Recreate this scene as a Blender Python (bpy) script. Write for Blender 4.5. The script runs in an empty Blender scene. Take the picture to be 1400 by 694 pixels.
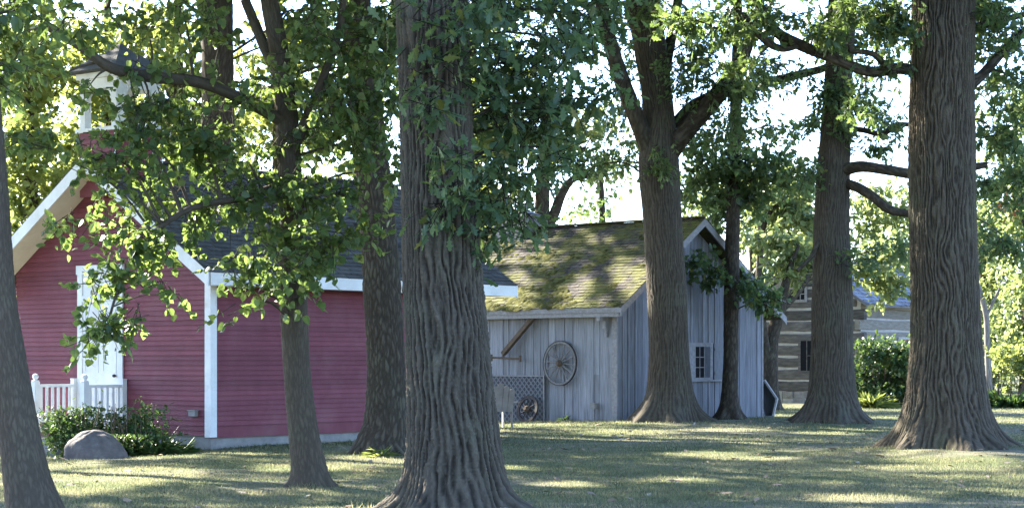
import bpy, math, random
import numpy as np
from mathutils import Vector, Matrix

random.seed(7)
rng = np.random.default_rng(11)
C = bpy.context.scene.collection
R = math.radians

# ------------------------------------------------------------------ camera, sky, sun, exposure
F, HZ, CH = 2700.0, 490.0, 1.5          # focal length and horizon in photo pixels, eye height in metres
cam_d = bpy.data.cameras.new('camera')
cam = bpy.data.objects.new('camera', cam_d); C.objects.link(cam)
cam.location = (0, 0, CH); cam.rotation_euler = (R(90), 0, 0)
cam_d.sensor_width = 36; cam_d.lens = 36 * F / 1400; cam_d.shift_y = (HZ - 347) / 1400
cam_d.clip_start = 0.1; cam_d.clip_end = 3000
bpy.context.scene.camera = cam

SUN_EL, SUN_H = R(29), (-0.73, 0.683)    # towards the sun, on the ground plane
ce, se = math.cos(SUN_EL), math.sin(SUN_EL)
SUN = np.array([SUN_H[0] * ce, SUN_H[1] * ce, se])
w = bpy.data.worlds.new('World'); bpy.context.scene.world = w; w.use_nodes = True
wn = w.node_tree; bg = wn.nodes['Background']
sky = wn.nodes.new('ShaderNodeTexSky'); sky.sky_type = 'NISHITA'; sky.sun_disc = False
sky.sun_elevation = SUN_EL; sky.sun_rotation = math.atan2(SUN_H[0], SUN_H[1])
sky.dust_density = 0.6; sky.ozone_density = 3.0
tn = wn.nodes.new('ShaderNodeMix'); tn.data_type = 'RGBA'; tn.blend_type = 'MULTIPLY'; tn.inputs[0].default_value = 1
tn.inputs[7].default_value = (.95, .98, 1.16, 1)
wn.links.new(sky.outputs[0], tn.inputs[6]); wn.links.new(tn.outputs[2], bg.inputs[0]); bg.inputs[1].default_value = 0.10
sd = bpy.data.lights.new('sun', 'SUN'); so = bpy.data.objects.new('sun', sd); C.objects.link(so)
sd.energy = 5.0; sd.angle = R(0.5); sd.color = (1, 0.93, 0.8)
so.rotation_euler = Vector(-SUN).to_track_quat('-Z', 'Y').to_euler(); so.location = (-20, 20, 40)
vs = bpy.context.scene.view_settings
vs.view_transform = 'Standard'; vs.look = 'None'; vs.gamma = 1; vs.use_curve_mapping = False
vs.exposure = 3.05
bpy.context.scene.cycles.max_bounces = 8
bpy.context.scene.cycles.transparent_max_bounces = 8

# ------------------------------------------------------------------ helpers
def pt(px, py, Y): return np.array([(px - 700) / F * Y, Y, CH - (py - HZ) / F * Y])
_perm = np.random.default_rng(3).random(4096)
def vnoise(x, y, z):
    xi, yi, zi = np.floor(x).astype(np.int64), np.floor(y).astype(np.int64), np.floor(z).astype(np.int64)
    fx, fy, fz = x - xi, y - yi, z - zi
    fx, fy, fz = (f * f * (3 - 2 * f) for f in (fx, fy, fz))
    def h(i, j, k): return _perm[((i * 73856093) ^ (j * 19349663) ^ (k * 83492791)) & 4095]
    r = 0
    for a in (0, 1):
        for b in (0, 1):
            for c in (0, 1):
                r = r + h(xi + a, yi + b, zi + c) * (fx if a else 1 - fx) * (fy if b else 1 - fy) * (fz if c else 1 - fz)
    return r
def voronoi(x, y, z):
    """difference of the two nearest cell distances: 0 on the border between plates"""
    xi, yi, zi = np.floor(x).astype(np.int64), np.floor(y).astype(np.int64), np.floor(z).astype(np.int64)
    d1 = np.full(x.shape, 9.0); d2 = np.full(x.shape, 9.0)
    for i in (-1, 0, 1):
        for j in (-1, 0, 1):
            for k in (-1, 0, 1):
                a, b, c = xi + i, yi + j, zi + k; h = (a * 73856093) ^ (b * 19349663) ^ (c * 83492791)
                d = (a + _perm[h & 4095] - x)**2 + (b + _perm[(h >> 5) + 77 & 4095] - y)**2 + (c + _perm[(h >> 9) + 991 & 4095] - z)**2
                d2 = np.minimum(d2, np.maximum(d, d1)); d1 = np.minimum(d1, d)
    return np.sqrt(d2) - np.sqrt(d1)
def fbm(x, y, z, o=3):
    s, a, t = 0, 1, 0
    for i in range(o):
        s = s + a * vnoise(x * 2**i + 13.1 * i, y * 2**i + 7.7 * i, z * 2**i); t += a; a *= .5
    return s / t
def ground(x, y):
    x = np.asarray(x, float); y = np.asarray(y, float)
    z = 0.07 * (fbm(x * .22, y * .22, x * 0) - .5) * np.clip((80 - y) / 20, 0, 1)
    z = z + 0.03 * (fbm(x * 1.1 + 50, y * 1.1, x * 0) - .5)
    for cx, cy, r, a in ((-7.9, 32.6, 2.4, -.17), (-.6, 49.8, 2.2, -.09), (7.0, 31.7, 1.9, .10), (-.56, 19.3, 1.3, .05), (3.7, 46, 1.6, .05),
                         (7.3, 45, 1.6, .06), (-2.0, 30, 1.3, .05)):
        z = z + a * np.exp(-((x - cx)**2 + (y - cy)**2) / r**2)
    return z
def gz(x, y): return float(ground([x], [y])[0])

def from_arrays(name, verts, loops, counts, mat, parent=None, attrs=None, smooth=False):
    """one mesh object from numpy arrays"""
    me = bpy.data.meshes.new(name)
    verts = np.ascontiguousarray(verts, dtype=np.float32).reshape(-1, 3)
    loops = np.asarray(loops, dtype=np.int32).ravel(); counts = np.asarray(counts, dtype=np.int32).ravel()
    me.vertices.add(len(verts)); me.vertices.foreach_set('co', verts.ravel())
    me.loops.add(len(loops)); me.loops.foreach_set('vertex_index', loops)
    me.polygons.add(len(counts))
    st = np.zeros(len(counts), np.int32); st[1:] = np.cumsum(counts)[:-1]
    me.polygons.foreach_set('loop_start', st); me.polygons.foreach_set('loop_total', counts)
    me.polygons.foreach_set('use_smooth', np.full(len(counts), bool(smooth)))
    for an, (dom, arr) in (attrs or {}).items():
        a = me.attributes.new(an, 'FLOAT', dom); a.data.foreach_set('value', np.asarray(arr, np.float32))
    me.update(calc_edges=True); me.validate()
    if mat: me.materials.append(mat)
    o = bpy.data.objects.new(name, me); C.objects.link(o)
    if parent: o.parent = parent
    return o

class MB:
    def __init__(s): s.v, s.f, s.t = [], [], []
    def add(s, vs, fs, tint=.5):
        n = len(s.v); s.v += [tuple(v) for v in vs]
        s.f += [tuple(i + n for i in f) for f in fs]; s.t += [tint] * len(fs); return s
    def box(s, a, b, tint=.5):
        x0, y0, z0 = a; x1, y1, z1 = b
        return s.add([(x0,y0,z0),(x1,y0,z0),(x1,y1,z0),(x0,y1,z0),(x0,y0,z1),(x1,y0,z1),(x1,y1,z1),(x0,y1,z1)],
              [(0,3,2,1),(4,5,6,7),(0,1,5,4),(1,2,6,5),(2,3,7,6),(3,0,4,7)], tint)
    def beam(s, p0, p1, wd, ht, up=(0,0,1), tint=.5):
        p0, p1 = Vector(p0), Vector(p1); d = (p1 - p0).normalized()
        sx = d.cross(Vector(up))
        if sx.length < 1e-4: sx = d.cross(Vector((1,0,0)))
        sx.normalize(); u = sx.cross(d); a, b = sx * wd / 2, u * ht / 2
        vs = [p + q for p in (p0, p1) for q in (-a - b, a - b, a + b, -a + b)]
        return s.add(vs, [(0,1,2,3),(7,6,5,4),(0,4,5,1),(1,5,6,2),(2,6,7,3),(3,7,4,0)], tint)
    def quad(s, *vs, tint=.5): return s.add(vs, [tuple(range(len(vs)))], tint)
    def prism(s, poly, vec, tint=.5):
        n = len(poly); v2 = [tuple(np.array(p) + np.array(vec)) for p in poly]
        return s.add(list(poly) + v2, [tuple(range(n))[::-1], tuple(range(n, 2*n))] + [(i, (i+1) % n, n + (i+1) % n, n + i) for i in range(n)], tint)
    def tube(s, pts, rad, n=8, cap=True, tint=.5):
        pts = [Vector(p) for p in pts]; rad = [rad] * len(pts) if not hasattr(rad, '__len__') else rad
        vs, fs = [], []; ref = None
        for i, p in enumerate(pts):
            d = (pts[min(i+1, len(pts)-1)] - pts[max(i-1, 0)]).normalized()
            if ref is None: ref = d.orthogonal().normalized()
            ref = (ref - d * ref.dot(d)).normalized(); b = d.cross(ref)
            vs += [p + (ref * math.cos(2*math.pi*k/n) + b * math.sin(2*math.pi*k/n)) * rad[i] for k in range(n)]
        for i in range(len(pts) - 1):
            fs += [(i*n+k, i*n+(k+1) % n, (i+1)*n+(k+1) % n, (i+1)*n+k) for k in range(n)]
        if cap: fs += [tuple(range(n))[::-1], tuple(range((len(pts)-1)*n, len(pts)*n))]
        return s.add(vs, fs, tint)
    def lathe(s, c, prof, n=16, tint=.5):
        return s.tube([(c[0], c[1], c[2] + z) for r, z in prof], [r for r, z in prof], n, True, tint)
    def torus(s, c, ax, r, wr, wd, n=40, tint=.5):
        """flat rim: radius r, radial thickness wr, width wd along ax"""
        ax = Vector(ax).normalized(); a = ax.orthogonal().normalized(); b = ax.cross(a); c = Vector(c); vs, fs = [], []
        for k in range(n):
            e = a * math.cos(2*math.pi*k/n) + b * math.sin(2*math.pi*k/n)
            for rr, h in ((r, -wd/2), (r, wd/2), (r - wr, wd/2), (r - wr, -wd/2)): vs.append(c + e * rr + ax * h)
        for k in range(n):
            for j in range(4): fs.append((k*4+j, k*4+(j+1) % 4, ((k+1) % n)*4+(j+1) % 4, ((k+1) % n)*4+j))
        return s.add(vs, fs, tint)
    def build(s, name, mat, parent=None, smooth=False):
        return from_arrays(name, s.v, [i for f in s.f for i in f], [len(f) for f in s.f], mat, parent, {'tint': ('FACE', s.t)}, smooth)

def tag(o, label=None, cat=None, group=None, kind=None):
    for k, v in (('label', label), ('category', cat), ('group', group), ('kind', kind)):
        if v: o[k] = v
    return o
def thing(name, label, cat, loc=(0,0,0), rz=0, group=None):
    o = bpy.data.objects.new(name, None); C.objects.link(o); o.location = loc; o.rotation_euler = (0, 0, rz)
    return tag(o, label, cat, group)

# ------------------------------------------------------------------ materials
def mat(name, ramp, scale=(1,1,1), nscale=4, detail=5, rough=.8, bump=0, bscale=None, tint=0, attr='tint', spec=.3, second=None):
    """noise -> colour ramp, scaled by a per-face or per-vertex tint attribute; optional second colour patched in by a large noise"""
    m = bpy.data.materials.new(name); m.use_nodes = True; nt = m.node_tree; N, L = nt.nodes, nt.links
    b = N['Principled BSDF']; b.inputs['Roughness'].default_value = rough; b.inputs['Specular IOR Level'].default_value = spec
    tc = N.new('ShaderNodeTexCoord'); mp = N.new('ShaderNodeMapping'); mp.inputs['Scale'].default_value = scale
    L.new(tc.outputs['Object'], mp.inputs[0])
    no = N.new('ShaderNodeTexNoise'); no.inputs['Scale'].default_value = nscale; no.inputs['Detail'].default_value = detail
    no.inputs['Roughness'].default_value = .65
    L.new(mp.outputs[0], no.inputs[0])
    cr = N.new('ShaderNodeValToRGB'); el = cr.color_ramp.elements
    while len(el) < len(ramp): el.new(.5)
    for e, (p, c) in zip(el, ramp): e.position = p; e.color = (*c, 1)
    L.new(no.outputs[0], cr.inputs[0]); col = cr.outputs[0]
    if second:
        c2, sc, lo, hi = second
        n2 = N.new('ShaderNodeTexNoise'); n2.inputs['Scale'].default_value = sc; n2.inputs['Detail'].default_value = 6; n2.inputs['Roughness'].default_value = .6
        L.new(tc.outputs['Object'], n2.inputs[0])
        mr = N.new('ShaderNodeMapRange'); mr.inputs[1].default_value = lo; mr.inputs[2].default_value = hi; L.new(n2.outputs[0], mr.inputs[0])
        mx = N.new('ShaderNodeMix'); mx.data_type = 'RGBA'; L.new(mr.outputs[0], mx.inputs[0]); L.new(col, mx.inputs[6]); mx.inputs[7].default_value = (*c2, 1)
        col = mx.outputs[2]
    if tint:
        at = N.new('ShaderNodeAttribute'); at.attribute_name = attr
        mr = N.new('ShaderNodeMapRange'); mr.inputs[3].default_value = 1 - tint; mr.inputs[4].default_value = 1 + tint
        L.new(at.outputs['Fac'], mr.inputs[0])
        mx = N.new('ShaderNodeMix'); mx.data_type = 'RGBA'; mx.blend_type = 'MULTIPLY'; mx.inputs[0].default_value = 1
        L.new(col, mx.inputs[6]); L.new(mr.outputs[0], mx.inputs[7]); col = mx.outputs[2]
    L.new(col, b.inputs['Base Color'])
    if bump:
        bn = N.new('ShaderNodeBump'); bn.inputs['Strength'].default_value = bump; bn.inputs['Distance'].default_value = .02
        src = no
        if bscale:
            src = N.new('ShaderNodeTexNoise'); src.inputs['Scale'].default_value = bscale; src.inputs['Detail'].default_value = 6
            L.new(mp.outputs[0], src.inputs[0])
        L.new(src.outputs[0], bn.inputs['Height']); L.new(bn.outputs[0], b.inputs['Normal'])
    return m
def leafmat(name, c_dark, c_light, trans, tr=.45, gloss=.35):
    m = bpy.data.materials.new(name); m.use_nodes = True; nt = m.node_tree; N, L = nt.nodes, nt.links
    b = N['Principled BSDF']; out = N['Material Output']
    b.inputs['Roughness'].default_value = .42; b.inputs['Specular IOR Level'].default_value = gloss
    at = N.new('ShaderNodeAttribute'); at.attribute_name = 'tint'
    cr = N.new('ShaderNodeValToRGB'); el = cr.color_ramp.elements
    el[0].color = (*c_dark, 1); el[1].color = (*c_light, 1); el[1].position = .9
    e = el.new(.985); e.color = (.20, .17, .03, 1)
    L.new(at.outputs['Fac'], cr.inputs[0]); L.new(cr.outputs[0], b.inputs['Base Color'])
    t = N.new('ShaderNodeBsdfTranslucent'); t.inputs[0].default_value = (*trans, 1)
    mx = N.new('ShaderNodeMixShader'); mx.inputs[0].default_value = tr
    L.new(b.outputs[0], mx.inputs[1]); L.new(t.outputs[0], mx.inputs[2]); L.new(mx.outputs[0], out.inputs[0])
    return m

M = {}
M['red'] = mat('red_siding_paint', [(.3, (.15,.038,.05)), (.7, (.19,.053,.068))], (1,1,1), 3, rough=.7, tint=.14, bump=.1, bscale=40, second=((.21,.085,.092), 1.2, .5, .85))
M['white'] = mat('white_paint', [(.3, (.62,.62,.60)), (.65, (.78,.78,.76))], (1,1,1), 2.5, rough=.6, second=((.50,.47,.42), 3.5, .56, .85))
M['cream'] = mat('cream_soffit', [(.3, (.62,.55,.45)), (.7, (.72,.66,.55))], nscale=3, rough=.7)
M['shingle'] = mat('dark_shingles', [(.3, (.045,.045,.048)), (.7, (.09,.088,.085))], nscale=9, rough=.9, tint=.35, bump=.4, bscale=60)
M['concrete'] = mat('foundation_concrete', [(.3, (.20,.19,.18)), (.7, (.30,.29,.27))], nscale=5, rough=.9, bump=.4, bscale=25)
M['porchwood'] = mat('grey_porch_wood', [(.3, (.16,.15,.14)), (.7, (.24,.23,.21))], nscale=5, rough=.85)
M['glass'] = mat('dark_window_glass', [(0, (.008,.009,.011)), (1, (.014,.015,.018))], rough=.6, spec=.03)
M['board'] = mat('weathered_grey_boards', [(.25, (.115,.12,.13)), (.5, (.20,.205,.222)), (.75, (.29,.295,.312))], (9,9,.7), 2.2, 6, rough=.9, tint=.22, bump=.2)
M['boardtrim'] = mat('weathered_trim_wood', [(.25, (.17,.165,.165)), (.75, (.32,.31,.31))], (3,3,3), 4, rough=.9, tint=.2, bump=.3)
M['moss'] = mat('mossy_wood_shingles', [(.3, (.042,.036,.032)), (.7, (.105,.09,.075))], nscale=6, rough=.95, tint=.28, bump=.6, bscale=30, second=((.10,.10,.024), 1.5, .41, .56))
M['brownwood'] = mat('brown_old_timber', [(.3, (.07,.05,.035)), (.7, (.14,.10,.07))], nscale=8, rough=.9, bump=.3)
M['iron'] = mat('rusty_iron', [(.35, (.03,.028,.028)), (.7, (.065,.048,.042))], nscale=14, rough=.75)
M['wheelwood'] = mat('grey_wheel_wood', [(.3, (.12,.115,.11)), (.7, (.23,.22,.21))], nscale=12, rough=.9)
M['darkshut'] = mat('dark_grey_shutter', [(.3, (.06,.065,.075)), (.7, (.10,.105,.12))], (6,6,1), 4, rough=.8)
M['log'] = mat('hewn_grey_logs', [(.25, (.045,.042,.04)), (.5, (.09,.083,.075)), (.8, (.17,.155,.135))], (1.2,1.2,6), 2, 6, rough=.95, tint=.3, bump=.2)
M['chink'] = mat('pale_chinking', [(.3, (.28,.26,.23)), (.7, (.43,.40,.36))], nscale=4, rough=.95)
M['stone'] = mat('field_stone', [(.3, (.16,.15,.14)), (.7, (.33,.31,.29))], nscale=6, rough=.9, bump=.8, tint=.3)
M['cabinroof'] = mat('grey_cabin_shingles', [(.3, (.13,.135,.15)), (.7, (.24,.245,.27))], nscale=5, rough=.9, tint=.35)
M['boulder'] = mat('purplish_granite', [(.3, (.075,.066,.062)), (.55, (.12,.106,.10)), (.75, (.175,.162,.152))], nscale=7, detail=8, rough=.85, bump=.5, bscale=18)
M['shutgrey'] = mat('grey_shutter_wood', [(.3, (.12,.125,.135)), (.7, (.19,.195,.205))], (6,6,1), 4, rough=.85)
def barkmat(name, deep, mid, top):
    m = mat(name, [(.2, mid), (.75, top)], (7,7,1.6), 2.5, 6, rough=.95, bump=.6, bscale=9, spec=.15, second=(tuple(c_ * k_ for c_, k_ in zip(top, (.92, 1.02, .95))), 1.6, .5, .72))
    nt = m.node_tree; N, L = nt.nodes, nt.links; b = N['Principled BSDF']
    src = b.inputs['Base Color'].links[0].from_socket
    at = N.new('ShaderNodeAttribute'); at.attribute_name = 'bark'
    mx = N.new('ShaderNodeMix'); mx.data_type = 'RGBA'; L.new(at.outputs['Fac'], mx.inputs[0]); mx.inputs[6].default_value = (*deep, 1)
    L.new(src, mx.inputs[7]); L.new(mx.outputs[2], b.inputs['Base Color'])
    return m
M['bark_oak'] = barkmat('furrowed_oak_bark', (.018,.014,.010), (.072,.058,.040), (.138,.116,.084))
M['bark_dark'] = barkmat('dark_grey_bark', (.028,.022,.016), (.068,.055,.040), (.125,.106,.080))
M['bark_brown'] = barkmat('brown_smooth_bark', (.058,.046,.033), (.082,.065,.045), (.13,.106,.075))
M['bark_pale'] = barkmat('pale_bare_bark', (.12,.11,.10), (.20,.18,.16), (.28,.26,.23))
M['leaf_linden'] = leafmat('linden_leaves', (.038,.07,.034), (.085,.132,.058), (.23,.33,.075), .5)
M['leaf_oak'] = leafmat('oak_leaves', (.035,.067,.038), (.078,.124,.062), (.20,.29,.075), .47)
M['leaf_far'] = leafmat('distant_leaves', (.05,.08,.035), (.105,.145,.06), (.31,.37,.12), .52, .25)
M['leaf_shrub'] = leafmat('shrub_leaves', (.03,.062,.022), (.07,.12,.042), (.14,.22,.05), .3)
M['leaf_lime'] = leafmat('yellow_green_leaves', (.07,.105,.03), (.135,.17,.045), (.32,.37,.09), .45)
M['leaf_orange'] = leafmat('dry_orange_leaves', (.30,.10,.04), (.45,.16,.06), (.5,.2,.08), .4)

# ------------------------------------------------------------------ ground
def axis(lo, hi, step, far):
    a = list(np.arange(lo, hi + 1e-6, step)); d = step; l, h = lo, hi; L_, H_ = [], []
    while d < far: d *= 1.5; l -= d; h += d; L_.append(l); H_.append(h)
    return np.array(L_[::-1] + a + H_)
gx, gy = axis(-17, 19, .2, 500), axis(14, 72, .2, 500)
XX, YY = np.meshgrid(gx, gy); ZZ = ground(XX, YY)
nx, ny = len(gx), len(gy); idx = np.arange(nx * ny).reshape(ny, nx)
q = np.stack([idx[:-1,:-1], idx[:-1,1:], idx[1:,1:], idx[1:,:-1]], -1).reshape(-1, 4)
M['soil'] = mat('lawn_soil_and_thatch', [(.3, (.11,.11,.075)), (.5, (.16,.152,.105)), (.7, (.23,.20,.145))], nscale=1.6, detail=9, rough=1, bump=.6, bscale=30, spec=.05,
                second=((.075,.095,.04), .35, .45, .6))
lawn = from_arrays('ground', np.stack([XX, YY, ZZ], -1), q, np.full(len(q), 4), M['soil'], None, None, True)
tag(lawn, kind='structure')

# grass blades over the part of the lawn that is near enough to show them
def blades(n, ylo, yhi, hlo, hhi, wd):
    y = np.sqrt(rng.uniform(ylo**2, yhi**2, n)); x = rng.uniform(-.31, .31, n) * y
    dens = fbm(x * .5, y * .5, x * 0 + 4)
    bare = np.zeros(n)
    for cx, cy, r in ((7.3, 30.3, 1.1), (-.56, 19.2, 1.0), (-3.0, 23.0, .6), (7.0, 31.7, 1.2)):
        bare = np.maximum(bare, np.exp(-((x - cx)**2 + ((y - cy) * .8)**2) / r**2))
    k = rng.random(n) < np.clip(dens * 1.6 - bare, .08, 1); x, y = x[k], y[k]; n = len(x)
    z = ground(x, y); th = rng.uniform(0, 2*math.pi, n); hh = rng.uniform(hlo, hhi, n) * (0.6 + .8 * dens[k]); le = rng.normal(0, .5, (n, 2)) * hh[:, None]
    wx, wy = np.cos(th) * wd / 2, np.sin(th) * wd / 2
    v = np.stack([np.stack([x - wx, y - wy, z - .005], -1), np.stack([x + wx, y + wy, z - .005], -1), np.stack([x + le[:, 0], y + le[:, 1], z + hh], -1)], 1)
    return v, rng.random(n)
parts = [blades(330000, 16, 32, .015, .042, .010), blades(200000, 32, 62, .02, .05, .016)]
for cx, cy, r in ((-.56, 19.3, .8), (-2.36, 23.1, .3), (-4.3, 18.2, .35), (-2.0, 30, .5), (7.0, 31.9, 1.1), (3.7, 46.2, .85), (5.4, 49, .35), (7.3, 45, .9)):
    n = 420; a = rng.uniform(0, 6.28, n); q = r * rng.uniform(.75, 1.35, n); x, y = cx + np.cos(a) * q, cy + np.sin(a) * q
    kk = fbm(np.cos(a) * 2 + cx, np.sin(a) * 2 + cy, a * 0) > .5; x, y = x[kk], y[kk]; n = len(x); z = ground(x, y); th = rng.uniform(0, 6.28, n); hh = rng.uniform(.03, .085, n); le = rng.normal(0, .4, (n, 2)) * hh[:, None]
    parts.append((np.stack([np.stack([x - np.cos(th) * .006, y - np.sin(th) * .006, z - .005], -1), np.stack([x + np.cos(th) * .006, y + np.sin(th) * .006, z - .005], -1), np.stack([x + le[:, 0], y + le[:, 1], z + hh], -1)], 1), rng.random(n)))
v = np.concatenate([p[0] for p in parts]); t = np.concatenate([p[1] for p in parts])
M['grass'] = mat('short_lawn_grass', [(.3, (.075,.10,.055)), (.48, (.122,.138,.078)), (.70, (.235,.21,.135))], nscale=.7, detail=8, rough=.8, tint=.45, spec=.2)
_nt = M['grass'].node_tree; _b = _nt.nodes['Principled BSDF']; _t = _nt.nodes.new('ShaderNodeBsdfTranslucent'); _m = _nt.nodes.new('ShaderNodeMixShader'); _m.inputs[0].default_value = .45
_g = _nt.nodes.new('ShaderNodeMix'); _g.data_type = 'RGBA'; _g.blend_type = 'MULTIPLY'; _g.inputs[0].default_value = 1; _g.inputs[7].default_value = (1.7, 1.62, 1.4, 1)   # thin dry blades let much light through
_nt.links.new(_b.inputs['Base Color'].links[0].from_socket, _g.inputs[6]); _nt.links.new(_g.outputs[2], _t.inputs[0])
_nt.links.new(_b.outputs[0], _m.inputs[1]); _nt.links.new(_t.outputs[0], _m.inputs[2]); _nt.links.new(_m.outputs[0], _nt.nodes['Material Output'].inputs[0])
g = from_arrays('grass', v, np.arange(len(v) * 3), np.full(len(v), 3), M['grass'], None, {'tint': ('FACE', t)})
tag(g, 'short dry green and straw lawn grass under the trees', 'grass', kind='stuff')

# ------------------------------------------------------------------ shared building bits
def shingle_slope(mb, e0, along, up, nrm, length, slope, row, wid, th, seed):
    """rows of single shingles: e0 = eave start, along/up/nrm unit vectors"""
    r = random.Random(seed); e0, along, up, nrm = (np.array(a, float) for a in (e0, along, up, nrm))
    k = int(slope / row) + 1
    for i in range(k):
        s0, s1 = i * row, min((i + 1) * row + .03, slope)
        x = -r.random() * wid
        while x < length:
            w_ = wid * r.uniform(.6, 1.4); a, b = max(x, 0), min(x + w_ - .006, length); x += w_
            if b - a < .02: continue
            j = r.uniform(-.012, .012); lift = th * r.uniform(.7, 1.35)
            p = lambda al, ss, h: e0 + along * al + up * ss + nrm * h
            A, B, Cc, D = p(a, s0 + j, lift), p(b, s0 + j, lift), p(b, s1, .002), p(a, s1, .002)
            A0, B0 = p(a, s0 + j, 0), p(b, s0 + j, 0)
            mb.add([A, B, Cc, D, A0, B0], [(0,1,2,3), (4,5,1,0), (4,0,3), (5,2,1)], r.random())
    return mb

# ------------------------------------------------------------------ red schoolhouse
sw, sl = 5.28, 7.06           # front width (local y), side length (local x)
ov, rear, eav = .55, .40, .55 # overhangs
zf = .20                      # siding foot
zr, zeave = 5.03, 2.93        # top of ridge, top of eave
slp = (zr - zeave) / (sw/2 + eav)
zw = zeave + slp * eav - .15  # wall top at the eave
house = thing('schoolhouse', 'red clapboard one-room schoolhouse with white trim and a small open belfry', 'schoolhouse', (-5.066, 33.2, 0), math.atan2(.775, .632))
mb = MB()
zp = zw + slp * sw/2
mb.prism([(0,0,zf), (0,sw,zf), (0,sw,zw), (0,sw/2,zp), (0,0,zw)], (sl,0,0))
e = .085; r_ = random.Random(2)
z = zf
while z < zp - .05:
    z2 = z + e
    if z2 < zw + .02:
        t_ = r_.random()
        mb.quad((0,-.026,z), (sl,-.026,z), (sl,-.004,z2), (0,-.004,z2), tint=t_); mb.quad((0,0,z), (sl,0,z), (sl,-.026,z), (0,-.026,z), tint=t_)
    def yr(zz): return max(0, (zz - zw) / slp)
    t_ = r_.random(); a, b = yr(z), yr(z2)
    mb.quad((-.026,sw-a,z), (-.026,a,z), (-.004,b,z2), (-.004,sw-b,z2), tint=t_); mb.quad((0,sw-a,z), (0,a,z), (-.026,a,z), (-.026,sw-a,z), tint=t_)
    z = z2
mb.build('wall', M['red'], house)
MB().box((.03,.03,-.4), (sl-.03,sw-.03,zf-.004)).build('foundation', M['concrete'], house)
MB().box((.0,-.035,zf-.03), (sl,-.0265,zf+.14)).build('skirt_board', M['red'], house)
for x0, x1, y0, y1 in ((-.045,.10,-.045,.0), (sl-.10,sl+.045,-.045,.0)):
    m_ = MB().box((x0,y0,zf-.02), (x1,-.028 if False else y1,zw))
    if x0 < 0: m_.box((-.045,.001,zf-.02), (-.0,.10,zw))
    else: m_.box((sl+.001,.001,zf-.02), (sl+.045,.10,zw))
    m_.build('corner_board', M['white'], house)
# roof: deck, shingles, fascia, rake boards, soffit
L_ = sl + ov + rear
roof = MB()
thk = .10
for sgn in (0, 1):
    ya = -eav if sgn == 0 else sw + eav
    roof.prism([(-ov, ya, zeave - thk), (-ov, sw/2, zr - thk), (-ov, sw/2, zr), (-ov, ya, zeave)], (L_,0,0), .2)
u = np.array([0, sw/2 + eav, zr - zeave]); S = np.linalg.norm(u); u = u / S
shingle_slope(roof, (-ov - .03, -eav - .02, zeave - .01), (1,0,0), u, (0,-u[2],u[1]), L_ + .06, S + .03, .14, .24, .022, 5)
u2 = np.array([0, -u[1], u[2]])
shingle_slope(roof, (-ov - .03, sw + eav + .02, zeave - .01), (1,0,0), u2, (0,u2[2]*1.0,-u2[1]), L_ + .06, S + .03, .14, .24, .022, 6)
roof.beam((-ov - .03, sw/2, zr + .02), (sl + rear + .03, sw/2, zr + .02), .22, .04)
rf = roof.build('roof', M['shingle'], house)
MB().box((-ov+.03,-eav-.03,zeave-.22), (sl+rear,-eav-.001,zeave-.012)).build('fascia', M['white'], house)
MB().box((-ov+.03,sw+eav+.001,zeave-.22), (sl+rear,sw+eav+.03,zeave-.012)).build('fascia', M['white'], house)
for xx in (-ov - .001, sl + rear + .031):
    for ya in (-eav - .03, sw + eav + .03):
        za = zeave - .012
        MB().prism([(xx, ya, za), (xx, sw/2, zr - .008), (xx, sw/2, zr - .25), (xx, ya, za - .24)], (-.03,0,0)).build('rake_board', M['white'], house)
sf = MB()
for ya in (-eav, sw + eav):
    sf.prism([(-ov + .001, ya, zeave - thk - .13), (-ov + .001, sw/2, zr - thk - .13), (-ov + .001, sw/2, zr - thk - .11), (-ov + .001, ya, zeave - thk - .11)], (ov - .03,0,0))
sf.box((.0,-eav+.002,zeave-.21), (sl+rear-.03,-.03,zeave-.19))
sf.build('soffit', M['cream'], house)
# door
d0, d1, zfl = 2.22, 3.46, .30
MB().box((-.055,d0,zfl), (-.028,d0+.13,3.0)).box((-.055,d1-.13,zfl), (-.028,d1,3.0)).box((-.06,d0-.03,3.0), (-.028,d1+.03,3.16)).box((-.054,d0+.13,2.52), (-.028,d1-.13,2.62)).build('door_frame', M['white'], house)
dm = MB().box((-.036,d0+.132,zfl+.002), (-.0275,d1-.132,2.518))
for ya, yb in ((d0+.18, (d0+d1)/2-.05), ((d0+d1)/2+.05, d1-.18)):
    for za, zb in ((zfl+.15, 1.05), (1.25, 2.38)):
        dm.box((-.046,ya,za), (-.0365,yb,za+.035)).box((-.046,ya,zb-.035), (-.0365,yb,zb)).box((-.0455,ya,za+.036), (-.0365,ya+.035,zb-.036)).box((-.0455,yb-.035,za+.036), (-.0365,yb,zb-.036))
door = dm.build('door', M['white'], house)
MB().lathe((-.08,d0+.19,1.2), [(.0,-.03),(.03,-.02),(.034,0),(.03,.02),(.0,.03)], 10).tube([(-.08,d0+.19,1.2),(-.036,d0+.19,1.2)], .012, 6).build('handle', M['iron'], door)
MB().box((-.034,d0+.132,2.622), (-.0275,d1-.132,2.998)).build('transom', M['white'], house)
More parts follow.
